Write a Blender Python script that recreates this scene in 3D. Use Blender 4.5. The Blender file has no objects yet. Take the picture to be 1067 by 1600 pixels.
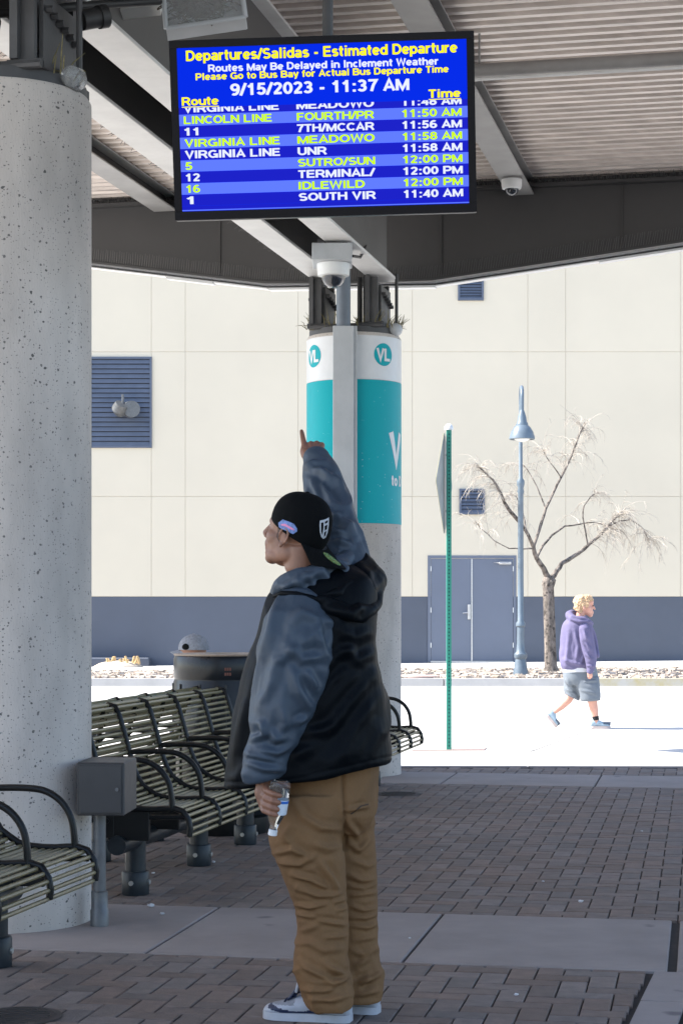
import bpy, math, random
import numpy as np
from mathutils import Vector, Matrix, noise
from mathutils.bvhtree import BVHTree

# ------------------------------------------------------------------ camera, sky, sun, exposure
SC = bpy.context.scene
F, CX, HY, CH = 3000.0, 533.5, 950.0, 1.38          # focal length in photo pixels, centre column, horizon row, eye height
cam_d = bpy.data.cameras.new('camera'); cam = bpy.data.objects.new('camera', cam_d)
SC.collection.objects.link(cam)
cam.location = (0, 0, CH); cam.rotation_euler = (math.radians(90), 0, 0)
cam_d.sensor_fit = 'VERTICAL'; cam_d.sensor_height = 36.0; cam_d.lens = F / 1600 * 36
cam_d.shift_y = (HY - 800) / 1600
cam_d.clip_start = 0.1; cam_d.clip_end = 2000
SC.camera = cam
SUN_EL, SUN_AZ = 46.0, 271.0                          # azimuth clockwise from +Y (view direction): light arrives from the left
world = bpy.data.worlds.new("World"); SC.world = world; world.use_nodes = True
wn = world.node_tree.nodes; wl = world.node_tree.links
sky = wn.new('ShaderNodeTexSky'); sky.sky_type = 'NISHITA'; sky.sun_disc = False
sky.sun_elevation = math.radians(SUN_EL); sky.sun_rotation = math.radians(SUN_AZ)
sky.altitude = 1300; sky.air_density = 1.0; sky.dust_density = 2.6; sky.ozone_density = 0.3
bg = next(n for n in wn if n.type == 'BACKGROUND'); wl.new(sky.outputs[0], bg.inputs[0]); bg.inputs[1].default_value = 0.15
sd = bpy.data.lights.new('sun', 'SUN'); sd.energy = 4.5; sd.angle = math.radians(0.5); sd.color = (1, .95, .87)
sun = bpy.data.objects.new('sun', sd); SC.collection.objects.link(sun)
az, el = math.radians(SUN_AZ), math.radians(SUN_EL)
sdir = Vector((math.sin(az) * math.cos(el), math.cos(az) * math.cos(el), math.sin(el)))   # towards the sun
sun.rotation_euler = sdir.to_track_quat('Z', 'Y').to_euler()
SC.view_settings.view_transform = 'Standard'; SC.view_settings.look = 'None'
SC.view_settings.exposure = 1.55; SC.view_settings.gamma = 1.0
SC.cycles.max_bounces = 10; SC.cycles.diffuse_bounces = 6; SC.cycles.transmission_bounces = 10
SC.cycles.use_denoising = True

random.seed(7); RNG = np.random.default_rng(11)

def W(px, py, d):
    """the point that stands at depth d on the line of sight through photo pixel (px, py)"""
    return Vector(((px - CX) * d / F, d, CH - (py - HY) * d / F))

# ------------------------------------------------------------------ materials
MATS = {}
def mat(name, col, rough=.6, metal=0., var=.0, scale=6., bump=0., bscale=60., detail=4., coord='Object', spec=None,
        emit=None, estr=0., trans=0., ior=1.45, alpha=None, col2=None, stretch=None, island=0., sheen=0., coat=0.):
    m = bpy.data.materials.new(name); m.use_nodes = True; MATS[name] = m
    nt = m.node_tree; N = nt.nodes; L = nt.links
    b = next(n for n in N if n.type == 'BSDF_PRINCIPLED')
    b.inputs['Base Color'].default_value = (*col, 1); b.inputs['Roughness'].default_value = rough
    b.inputs['Metallic'].default_value = metal
    if spec is not None: b.inputs['Specular IOR Level'].default_value = spec
    if trans: b.inputs['Transmission Weight'].default_value = trans; b.inputs['IOR'].default_value = ior
    if sheen: b.inputs['Sheen Weight'].default_value = sheen
    if coat: b.inputs['Coat Weight'].default_value = coat; b.inputs['Coat Roughness'].default_value = .15
    if emit: b.inputs['Emission Color'].default_value = (*emit, 1); b.inputs['Emission Strength'].default_value = estr
    tc = N.new('ShaderNodeTexCoord'); vec = tc.outputs[coord]
    if stretch:
        mp = N.new('ShaderNodeMapping'); mp.inputs['Scale'].default_value = stretch; L.new(vec, mp.inputs[0]); vec = mp.outputs[0]
    m['vec'] = 0
    out = None
    if var or col2:
        nz = N.new('ShaderNodeTexNoise'); nz.inputs['Scale'].default_value = scale; nz.inputs['Detail'].default_value = detail
        nz.inputs['Roughness'].default_value = .62; L.new(vec, nz.inputs['Vector'])
        rp = N.new('ShaderNodeValToRGB'); L.new(nz.outputs['Fac'], rp.inputs[0])
        c1 = [max(0, c * (1 - var)) for c in col]; c2 = col2 or [c * (1 + var) for c in col]
        rp.color_ramp.elements[0].position = .33; rp.color_ramp.elements[0].color = (*c1, 1)
        rp.color_ramp.elements[1].position = .67; rp.color_ramp.elements[1].color = (*c2, 1)
        out = rp.outputs[0]; L.new(out, b.inputs['Base Color'])
        r2 = N.new('ShaderNodeMath'); r2.operation = 'MULTIPLY_ADD'; L.new(nz.outputs['Fac'], r2.inputs[0])
        r2.inputs[1].default_value = .25; r2.inputs[2].default_value = max(.02, rough - .125); L.new(r2.outputs[0], b.inputs['Roughness'])
    if island:
        gi = N.new('ShaderNodeNewGeometry'); hv = N.new('ShaderNodeHueSaturation')
        mr = N.new('ShaderNodeMapRange'); L.new(gi.outputs['Random Per Island'], mr.inputs[0])
        mr.inputs[3].default_value = 1 - island; mr.inputs[4].default_value = 1 + island
        L.new(mr.outputs[0], hv.inputs['Value'])
        sh = N.new('ShaderNodeMath'); sh.operation = 'MULTIPLY_ADD'; L.new(gi.outputs['Random Per Island'], sh.inputs[0]); sh.inputs[1].default_value = 7.31; sh.inputs[2].default_value = 0
        fr = N.new('ShaderNodeMath'); fr.operation = 'FRACT'; L.new(sh.outputs[0], fr.inputs[0])
        m2 = N.new('ShaderNodeMapRange'); L.new(fr.outputs[0], m2.inputs[0]); m2.inputs[3].default_value = .7; m2.inputs[4].default_value = 1.3
        L.new(m2.outputs[0], hv.inputs['Saturation'])
        if out: L.new(out, hv.inputs['Color'])
        else: hv.inputs['Color'].default_value = (*col, 1)
        out = hv.outputs[0]; L.new(out, b.inputs['Base Color'])
    if bump:
        n2 = N.new('ShaderNodeTexNoise'); n2.inputs['Scale'].default_value = bscale; n2.inputs['Detail'].default_value = 6; L.new(vec, n2.inputs['Vector'])
        bp = N.new('ShaderNodeBump'); bp.inputs['Strength'].default_value = bump; bp.inputs['Distance'].default_value = .01
        L.new(n2.outputs['Fac'], bp.inputs['Height']); L.new(bp.outputs[0], b.inputs['Normal'])
    return m

def spots(m, scale, thr, col, soft=.04, coord='Object', mask=.45, stretch=None):
    """pits and flecks: small voronoi cells, thinned out by a noise, mixed over the base colour"""
    nt = m.node_tree; N = nt.nodes; L = nt.links
    b = next(n for n in N if n.type == 'BSDF_PRINCIPLED'); inp = b.inputs['Base Color']
    tc = N.new('ShaderNodeTexCoord'); vec = tc.outputs[coord]
    nn = N.new('ShaderNodeTexNoise'); nn.inputs['Scale'].default_value = scale * 1.7; L.new(vec, nn.inputs['Vector'])
    ad = N.new('ShaderNodeVectorMath'); ad.operation = 'MULTIPLY_ADD'; L.new(nn.outputs['Color'], ad.inputs[0])
    ad.inputs[1].default_value = (.5 / scale,) * 3; L.new(vec, ad.inputs[2])
    v = N.new('ShaderNodeTexVoronoi'); v.inputs['Scale'].default_value = scale; L.new(ad.outputs[0], v.inputs['Vector'])
    sx = N.new('ShaderNodeSeparateColor'); L.new(v.outputs['Color'], sx.inputs[0])
    th = N.new('ShaderNodeMath'); th.operation = 'MULTIPLY'; L.new(sx.outputs[0], th.inputs[0]); th.inputs[1].default_value = thr
    lt = N.new('ShaderNodeMapRange'); L.new(v.outputs['Distance'], lt.inputs[0]); L.new(th.outputs[0], lt.inputs[1])
    a2 = N.new('ShaderNodeMath'); a2.operation = 'ADD'; L.new(th.outputs[0], a2.inputs[0]); a2.inputs[1].default_value = soft
    L.new(a2.outputs[0], lt.inputs[2]); lt.inputs[3].default_value = 1; lt.inputs[4].default_value = 0
    gt = N.new('ShaderNodeMath'); gt.operation = 'GREATER_THAN'; L.new(sx.outputs[1], gt.inputs[0]); gt.inputs[1].default_value = mask
    mu = N.new('ShaderNodeMath'); mu.operation = 'MULTIPLY'; L.new(lt.outputs[0], mu.inputs[0]); L.new(gt.outputs[0], mu.inputs[1])
    mx = N.new('ShaderNodeMix'); mx.data_type = 'RGBA'; L.new(mu.outputs[0], mx.inputs[0])
    if inp.links: L.new(inp.links[0].from_socket, mx.inputs[6])
    else: mx.inputs[6].default_value = inp.default_value
    mx.inputs[7].default_value = (*col, 1); L.new(mx.outputs[2], inp)
    return m

def stripes(m, axis_scale, col, width=.5, soft=.08, coord='Object'):
    return m

M = {}
M['column'] = mat('column_concrete', (.47, .43, .395), .85, var=.2, scale=2.6, bump=.25, bscale=120, stretch=(1, 1, .35))
spots(M['column'], 13, .10, (.13, .12, .115), .03, mask=.62); spots(M['column'], 24, .16, (.10, .095, .09), .03, mask=.66); spots(M['column'], 48, .26, (.14, .13, .125), .05, mask=.5)
spots(M['column'], 110, .3, (.22, .21, .2), .08, mask=.55)
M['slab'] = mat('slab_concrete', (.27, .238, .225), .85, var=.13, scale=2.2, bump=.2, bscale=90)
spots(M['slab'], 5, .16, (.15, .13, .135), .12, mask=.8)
M['paver'] = mat('brick_paver', (.172, .136, .118), .8, var=.18, scale=14, bump=.4, bscale=110, island=.16)
spots(M['paver'], 6, .05, (.4, .38, .37), .02, mask=.985)
M['joint'] = mat('joint_sand', (.036, .031, .029), .95, var=.3, scale=20)
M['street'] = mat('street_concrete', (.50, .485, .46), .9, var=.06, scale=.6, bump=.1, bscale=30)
M['streetjoint'] = mat('joint_filler', (.07, .065, .06), .9, var=.2)
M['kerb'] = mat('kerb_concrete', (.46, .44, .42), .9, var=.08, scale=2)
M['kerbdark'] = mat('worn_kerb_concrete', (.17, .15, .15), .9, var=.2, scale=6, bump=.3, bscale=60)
M['yellow'] = mat('yellow_kerb_paint', (.55, .46, .24), .85, var=.2, scale=3, col2=(.46, .44, .40))
M['gravel'] = mat('gravel_mulch', (.30, .25, .21), .95, var=.4, scale=9, bump=.8, bscale=25)
M['asphalt'] = mat('dark_asphalt', (.03, .033, .036), .9, var=.2, bump=.4, bscale=120)
M['stucco'] = mat('cream_stucco', (.62, .555, .44), .9, var=.035, scale=.35, bump=.12, bscale=40)
M['navy'] = mat('navy_wall_paint', (.082, .095, .125), .75, var=.08, scale=.7, bump=.1, bscale=40)
M['door'] = mat('slate_door_paint', (.125, .146, .195), .55, var=.04, scale=1.2)
M['groove'] = mat('wall_groove', (.53, .47, .37), .95)
M['louvre'] = mat('louvre_paint', (.085, .105, .15), .6, var=.1, scale=4)
M['louvredark'] = mat('louvre_gap', (.02, .024, .035), .8)
M['steel'] = mat('brushed_steel', (.55, .55, .56), .35, .9, var=.1, scale=20)
M['galv'] = mat('galvanised_steel', (.13, .135, .14), .5, .5, var=.18, scale=14)
M['darkmetal'] = mat('grey_painted_steel', (.055, .055, .058), .55, var=.2, scale=5, bump=.1, bscale=60)
M['fascia'] = mat('charcoal_fascia_paint', (.043, .042, .043), .6, var=.12, scale=1.6)
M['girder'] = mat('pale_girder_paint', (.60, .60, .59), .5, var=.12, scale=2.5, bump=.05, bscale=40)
M['girderweb'] = mat('shaded_girder_web', (.05, .05, .052), .6, var=.15, scale=2)  # left web: the shade between the girders is put into its colour
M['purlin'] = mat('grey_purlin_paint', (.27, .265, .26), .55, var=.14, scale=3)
M['deck'] = mat('galvanised_deck', (.62, .555, .51), .38, .12, var=.22, scale=3.5, stretch=(.4, 3, 1), bump=.06, bscale=30)
M['trim'] = mat('white_gutter', (.7, .7, .7), .5, var=.05)
M['black'] = mat('black_gloss_enamel', (.008, .009, .010), .38, spec=.3)
M['blackmatt'] = mat('black_plastic', (.014, .014, .015), .55)
M['slat'] = mat('olive_bench_slat', (.175, .150, .078), .34, var=.25, scale=18)
M['post'] = mat('bench_post_enamel', (.016, .022, .028), .42, var=.35, scale=9, spec=.35)
M['bolt'] = mat('zinc_bolt', (.45, .45, .43), .45, .6)
M['greybox'] = mat('grey_cabinet_paint', (.036, .036, .038), .5, var=.12, scale=8)
M['white'] = mat('white_plastic', (.68, .69, .69), .4, var=.04, scale=9)
M['cabinet'] = mat('pale_grey_metal', (.40, .42, .44), .5, var=.06, scale=6)
M['dome'] = mat('dark_dome_glass', (.05, .06, .08), .05, trans=.55, coat=.6)
M['vinylwhite'] = mat('white_vinyl', (.62, .63, .64), .35, var=.05, scale=5)
M['teal'] = mat('teal_vinyl', (.0, .34, .39), .4, spec=.15)
spots(M['teal'], 70, .2, (.35, .58, .6), .05, mask=.93)
M['screen'] = mat('lit_blue_screen', (.0, .0, .01), .5, spec=0., emit=(.002, .025, .78), estr=.36)
M['rowlight'] = mat('lit_pale_row', (.0, .0, .01), .5, spec=0., emit=(.10, .17, .92), estr=.42)
M['rowdark'] = mat('lit_dark_row', (.0, .0, .01), .5, spec=0., emit=(.012, .016, .55), estr=.36)
M['txtwhite'] = mat('lit_white_text', (.02, .02, .02), .5, spec=0., emit=(.80, .85, 1.), estr=.36)
M['txtyellow'] = mat('lit_yellow_text', (.02, .02, .02), .5, spec=0., emit=(1., .93, .0), estr=.36)
M['txtgreen'] = mat('lit_lime_text', (.02, .02, .02), .5, spec=0., emit=(.62, 1., .0), estr=.36)
M['bezel'] = mat('black_bezel', (.005, .004, .006), .35, spec=.12)
M['clear'] = mat('clear_acrylic', (.9, .92, .93), .12, trans=.85, ior=1.3)
M['nest'] = mat('dry_nest_straw', (.075, .058, .042), .95, var=.4, scale=20)
M['signgreen'] = mat('green_post_paint', (.02, .22, .165), .45, var=.1, scale=6)
M['hole'] = mat('post_hole', (.005, .05, .045), .9)
M['alu'] = mat('aluminium_sheet', (.26, .28, .29), .45, .5, var=.08)
M['yellowsign'] = mat('yellow_sign_face', (.75, .65, .12), .4)
M['lamp'] = mat('pale_blue_lamp_paint', (.115, .15, .185), .4, var=.12, scale=5)
M['lampglass'] = mat('lamp_glass', (.75, .75, .72), .2, var=.04)
M['bark'] = mat('pale_bark', (.15, .128, .112), .9, var=.65, scale=12, bump=.9, bscale=24, stretch=(1, 1, .5))
spots(M['bark'], 9, .42, (.045, .038, .034), .12, mask=.45); spots(M['bark'], 16, .4, (.06, .05, .045), .2, mask=.5)
M['twig'] = mat('pale_twig', (.40, .36, .31), .85, var=.25, scale=5)
M['skin'] = mat('tan_skin', (.215, .100, .060), .5, var=.12, scale=18, bump=.08, bscale=150)
M['skinpale'] = mat('pale_skin', (.55, .29, .22), .55, var=.1, scale=20)
M['hairdark'] = mat('dark_stubble', (.035, .024, .02), .8, var=.3, scale=40)
M['hairblond'] = mat('ginger_blond_hair', (.52, .35, .21), .8, var=.5, scale=60, bump=1., bscale=90)
M['nylonblack'] = mat('black_nylon', (.0016, .0028, .0044), .52, spec=.09, bump=.10, bscale=35)
M['nylonslate'] = mat('slate_nylon', (.042, .059, .082), .5, spec=.28, bump=.12, bscale=30)
M['trouser'] = mat('brown_twill', (.180, .100, .046), .85, var=.1, scale=9, bump=.2, bscale=90, spec=.2)
M['trouserdark'] = mat('brown_seam', (.055, .032, .018), .85)
M['capblack'] = mat('black_wool', (.0035, .004, .0045), .9, spec=.1, bump=.2, bscale=300)
M['patchblue'] = mat('patch_blue', (.13, .20, .42), .7, var=.35, scale=90)
M['patchpink'] = mat('patch_pink', (.62, .22, .38), .7)
M['patchgrey'] = mat('patch_silver', (.42, .44, .47), .6, var=.1, scale=60)
M['sticker'] = mat('foil_sticker', (.42, .42, .06), .25, .5, var=.5, scale=120, col2=(.12, .45, .22))
M['shoewhite'] = mat('white_shoe_leather', (.40, .42, .47), .5, var=.08, scale=20)
M['shoegrey'] = mat('grey_shoe_mesh', (.24, .25, .28), .7, var=.15, scale=60)
M['shoenavy'] = mat('navy_shoe_panel', (.012, .022, .06), .5)
M['petbottle'] = mat('clear_bottle', (.93, .97, 1.), .05, trans=.96, ior=1.33)
M['label'] = mat('bottle_label', (.62, .68, .75), .4, var=.1, scale=60)
M['labelblue'] = mat('bottle_label_blue', (.03, .14, .5), .4)
M['hoodie'] = mat('purple_fleece', (.125, .112, .205), .9, var=.12, scale=6, bump=.3, bscale=30)
M['shorts'] = mat('grey_blue_cotton', (.15, .172, .20), .85, var=.1, scale=8)
M['white_cloth'] = mat('white_cotton', (.6, .6, .62), .85)
M['sneaker'] = mat('pale_blue_sneaker', (.30, .40, .48), .6, var=.2, scale=25)
M['sole'] = mat('pale_sole', (.5, .42, .40), .7)
M['sock'] = mat('black_sock', (.01, .01, .012), .9)
M['capgrey'] = mat('pale_grey_cap', (.20, .215, .25), .9, var=.2, scale=60, bump=.4, bscale=120)
M['binblack'] = mat('black_bin_enamel', (.008, .010, .013), .3, var=.5, scale=3, stretch=(1, 1, .3), spec=.3)
M['wood'] = mat('tan_lid', (.27, .215, .17), .6, var=.15, scale=10)
M['iron'] = mat('cast_iron', (.05, .04, .036), .7, var=.3, scale=20)
M['rust'] = mat('rust_brown_plate', (.40, .30, .27), .8, var=.1, scale=6)
M['straw'] = mat('cut_stems', (.55, .38, .19), .9, var=.25, scale=30)
M['soil'] = mat('pale_soil', (.46, .40, .33), .95, var=.2, scale=10)
M['orangetxt'] = mat('orange_decal', (.13, .045, .03), .6)
M['weed'] = mat('dry_weed', (.16, .14, .07), .9, var=.4, scale=30)
M['spike'] = mat('spike_wire', (.11, .11, .11), .4, .4)

# ------------------------------------------------------------------ mesh building
class MB:
    def __init__(s): s.v = []; s.f = []; s.m = []; s.mats = []
    def mi(s, m):
        if m is None: return 0
        if m not in s.mats: s.mats.append(m)
        return s.mats.index(m)
    def add(s, vs, fs, m=None):
        o = len(s.v); i = s.mi(m)
        s.v += [tuple(v) for v in vs]
        for f in fs: s.f.append(tuple(k + o for k in f)); s.m.append(i)
    def box(s, lo, hi, m=None, M4=None, bev=0.):
        (x0, y0, z0), (x1, y1, z1) = lo, hi
        if bev <= 0:
            vs = [(x0,y0,z0),(x1,y0,z0),(x1,y1,z0),(x0,y1,z0),(x0,y0,z1),(x1,y0,z1),(x1,y1,z1),(x0,y1,z1)]
            fs = [(3,2,1,0),(4,5,6,7),(0,1,5,4),(1,2,6,5),(2,3,7,6),(3,0,4,7)]
        else:
            vs = []; idx = {}
            for cx, sx in ((x0, 1), (x1, -1)):
                for cy, sy in ((y0, 1), (y1, -1)):
                    for cz, sz in ((z0, 1), (z1, -1)):
                        for a in range(3):
                            p = [cx + sx * bev, cy + sy * bev, cz + sz * bev]; p[a] = (cx, cy, cz)[a]
                            idx[(sx, sy, sz, a)] = len(vs); vs.append(tuple(p))
            fs = []
            for a in range(3):
                b, c = (a + 1) % 3, (a + 2) % 3
                for sg in (1, -1):
                    q = []
                    for sb, sc in ((1, 1), (-1, 1), (-1, -1), (1, -1)):
                        k = [0, 0, 0]; k[a] = sg; k[b] = sb; k[c] = sc; q.append(idx[(*k, a)])
                    fs.append(tuple(q if sg < 0 else q[::-1]))
            for a in range(3):
                b, c = (a + 1) % 3, (a + 2) % 3
                for sb in (1, -1):
                    for sc in (1, -1):
                        k1 = [0, 0, 0]; k1[a] = 1; k1[b] = sb; k1[c] = sc; k2 = list(k1); k2[a] = -1
                        fs.append((idx[(*k1, b)], idx[(*k2, b)], idx[(*k2, c)], idx[(*k1, c)]))
            for sx in (1, -1):
                for sy in (1, -1):
                    for sz in (1, -1): fs.append(tuple(idx[(sx, sy, sz, a)] for a in range(3)))
        if M4: vs = [M4 @ Vector(v) for v in vs]
        s.add(vs, fs, m)
    def loft(s, rings, m=None, caps=True, closed=True):
        n = len(rings[0]); vs = [p for r in rings for p in r]; fs = []
        for i in range(len(rings) - 1):
            for j in range(n if closed else n - 1):
                k = (j + 1) % n; fs.append((i*n+j, i*n+k, (i+1)*n+k, (i+1)*n+j))
        if caps and closed: fs += [tuple(range(n))[::-1], tuple((len(rings)-1)*n + j for j in range(n))]
        s.add(vs, fs, m)
    def tube(s, pts, r, m=None, seg=10, caps=True, round_ends=False):
        pts = [Vector(p) for p in pts]; n = len(pts)
        rs = list(r) if hasattr(r, '__len__') else [r] * n
        if round_ends:
            for e, o in ((0, 1), (-1, -2)):
                s.ball(pts[e], (rs[e] * .995,) * 3, m, max(6, seg), max(4, seg // 2))
        T = []
        for i in range(n):
            a = pts[max(0, i-1)]; b = pts[min(n-1, i+1)]; t = (b - a)
            T.append(t.normalized() if t.length > 1e-9 else Vector((0, 0, 1)))
        up = Vector((0, 0, 1)) if abs(T[0].z) < .9 else Vector((1, 0, 0))
        nrm = T[0].cross(up).normalized(); rings = []
        for i in range(n):
            nrm = (nrm - T[i] * nrm.dot(T[i])); nrm = nrm.normalized() if nrm.length > 1e-6 else T[i].orthogonal().normalized()
            bn = T[i].cross(nrm)
            rings.append([pts[i] + (nrm * math.cos(2*math.pi*j/seg) + bn * math.sin(2*math.pi*j/seg)) * rs[i] for j in range(seg)])
        s.loft(rings, m, caps)
    def ball(s, c, r, m=None, seg=16, ring=10, R=None):
        c = Vector(c); vs = []; fs = []
        if not hasattr(r, '__len__'): r = (r, r, r)
        for i in range(1, ring):
            t = math.pi * i / ring
            for j in range(seg):
                p = 2 * math.pi * j / seg
                vs.append(Vector((r[0]*math.sin(t)*math.cos(p), r[1]*math.sin(t)*math.sin(p), r[2]*math.cos(t))))
        vs += [Vector((0, 0, r[2])), Vector((0, 0, -r[2]))]
        if R: vs = [R @ v for v in vs]
        vs = [v + c for v in vs]; a, b = len(vs) - 2, len(vs) - 1
        for i in range(ring - 2):
            for j in range(seg): fs.append((i*seg+j, (i+1)*seg+j, (i+1)*seg+(j+1) % seg, i*seg+(j+1) % seg))
        for j in range(seg):
            fs.append((a, j, (j+1) % seg)); fs.append((b, (ring-2)*seg+(j+1) % seg, (ring-2)*seg+j))
        s.add(vs, fs, m)
    def lathe(s, prof, c, m=None, seg=24, caps=True):
        c = Vector(c)
        s.loft([[c + Vector((r*math.cos(2*math.pi*j/seg), r*math.sin(2*math.pi*j/seg), z)) for j in range(seg)] for r, z in prof], m, caps)
    def prism(s, poly, off, m=None):
        """a planar outline (3-D points) given thickness along the vector off"""
        n = len(poly); off = Vector(off); a = [Vector(p) for p in poly]
        fs = [tuple(range(n)), tuple(range(2*n-1, n-1, -1))] + [(i, n+i, n+(i+1) % n, (i+1) % n) for i in range(n)]
        s.add(a + [p + off for p in a], fs, m)
    def build(s, name, m=None, parent=None, smooth=None, local=False):
        me = bpy.data.meshes.new(name)
        vs = s.v
        if parent is not None and not local and root_of(parent) in RM:
            inv = RM[root_of(parent)]; vs = [tuple(inv @ Vector(v)) for v in vs]
        me.from_pydata(vs, [], s.f)
        if s.mats and s.mats[0] is not None and len(s.mats) >= 1:
            for k in s.mats: me.materials.append(k)
            me.polygons.foreach_set('material_index', s.m)
        elif m is not None: me.materials.append(m)
        me.validate()
        fix_normals(me)
        if smooth:
            me.polygons.foreach_set('use_smooth', [True] * len(me.polygons)); me.set_sharp_from_angle(angle=math.radians(smooth))
        o = bpy.data.objects.new(name, me); SC.collection.objects.link(o)
        if parent is not None: o.parent = parent
        return o

import bmesh
def fix_normals(me):
    bm = bmesh.new(); bm.from_mesh(me); bmesh.ops.recalc_face_normals(bm, faces=bm.faces[:]); bm.to_mesh(me); bm.free()

RM = {}
def root_of(o):
    while o.parent is not None: o = o.parent
    return o.name
def thing(name, label, cat, loc=(0, 0, 0), rotz=0., group=None):
    o = bpy.data.objects.new(name, None); SC.collection.objects.link(o)
    o.location = loc; o.rotation_euler = (0, 0, rotz); o.empty_display_size = .2
    RM[o.name] = (Matrix.Translation(Vector(loc)) @ Matrix.Rotation(rotz, 4, 'Z')).inverted()
    return tag(o, label, cat, group)
def tag(o, label, cat, group=None):
    o['label'] = label; o['category'] = cat
    if group: o['group'] = group
    return o
def struct(o): o['kind'] = 'structure'; return o
def stuff(o): o['kind'] = 'stuff'; return o
def kids(o): return [c for c in SC.objects if c.parent == o]
def copy_tree(o, parent=None):
    c = o.copy(); SC.collection.objects.link(c)
    if parent is not None: c.parent = parent
    for ch in kids(o): copy_tree(ch, c)
    return c
def rz(a): return Matrix.Rotation(a, 3, 'Z')

def remesh(mb, voxel, smooth_it=4, fac=.5):
    """one continuous skin over overlapping pieces"""
    me = bpy.data.meshes.new('tmp'); me.from_pydata(mb.v, [], mb.f); fix_normals(me)
    o = bpy.data.objects.new('tmp', me); SC.collection.objects.link(o)
    r = o.modifiers.new('r', 'REMESH'); r.mode = 'VOXEL'; r.voxel_size = voxel
    if smooth_it:
        sm = o.modifiers.new('s', 'SMOOTH'); sm.factor = fac; sm.iterations = smooth_it
    dg = bpy.context.evaluated_depsgraph_get(); ev = o.evaluated_get(dg)
    out = bpy.data.meshes.new_from_object(ev)
    bpy.data.objects.remove(o); bpy.data.meshes.remove(me)
    return out
def mesh_co(me):
    a = np.empty(len(me.vertices) * 3); me.vertices.foreach_get('co', a); n = np.empty(len(me.vertices) * 3); me.vertices.foreach_get('normal', n)
    return a.reshape(-1, 3), n.reshape(-1, 3)
def set_co(me, a): me.vertices.foreach_set('co', a.reshape(-1)); me.update()
def mesh_obj(me, name, mats, parent, matfn=None):
    me.name = name
    for m in (mats if isinstance(mats, list) else [mats]): me.materials.append(m)
    if matfn:
        c = np.empty(len(me.polygons) * 3); me.polygons.foreach_get('center', c)
        me.polygons.foreach_set('material_index', matfn(c.reshape(-1, 3)).astype(np.int32))
    me.polygons.foreach_set('use_smooth', [True] * len(me.polygons))
    if parent is not None and root_of(parent) in RM: me.transform(RM[root_of(parent)])
    o = bpy.data.objects.new(name, me); SC.collection.objects.link(o); o.parent = parent
    return o
def pnoise(a, scale, seed=0., stretch=(1, 1, 1)):
    s = np.array(stretch) * scale
    return np.array([noise.noise(Vector((p[0]*s[0]+seed, p[1]*s[1]+seed*1.7, p[2]*s[2]-seed))) for p in a])
def project(a):
    d = a[:, 1]; return np.stack([CX + a[:, 0] * F / d, HY + (CH - a[:, 2]) * F / d], 1)
def folds(a, n, lines, side=-1):
    """cloth creases: each a curved ridge with a hollow on both sides, on the cloth that faces the viewer's side"""
    p = project(a); disp = np.zeros(len(a)); wgt = np.clip(.35 - side * -1 * n[:, 1] * 1.0, 0, 1) if side else np.ones(len(a))
    for pts, w, amp in lines:
        best = np.full(len(a), 1e9); tt = np.zeros(len(a)); k = len(pts) - 1
        for i in range(k):
            A = np.array(pts[i]); B = np.array(pts[i+1]); ab = B - A
            t = np.clip(((p - A) @ ab) / (ab @ ab), 0, 1); dd = np.linalg.norm(p - (A + t[:, None] * ab), axis=1)
            up = dd < best; best = np.where(up, dd, best); tt = np.where(up, (i + t) / k, tt)
        taper = np.sin(np.pi * np.clip(tt, .04, .96)) ** .6
        disp += amp * taper * (np.exp(-(best / w) ** 2) - .55 * np.exp(-((best - 1.9 * w) / (1.1 * w)) ** 2))
    return disp * wgt

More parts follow.
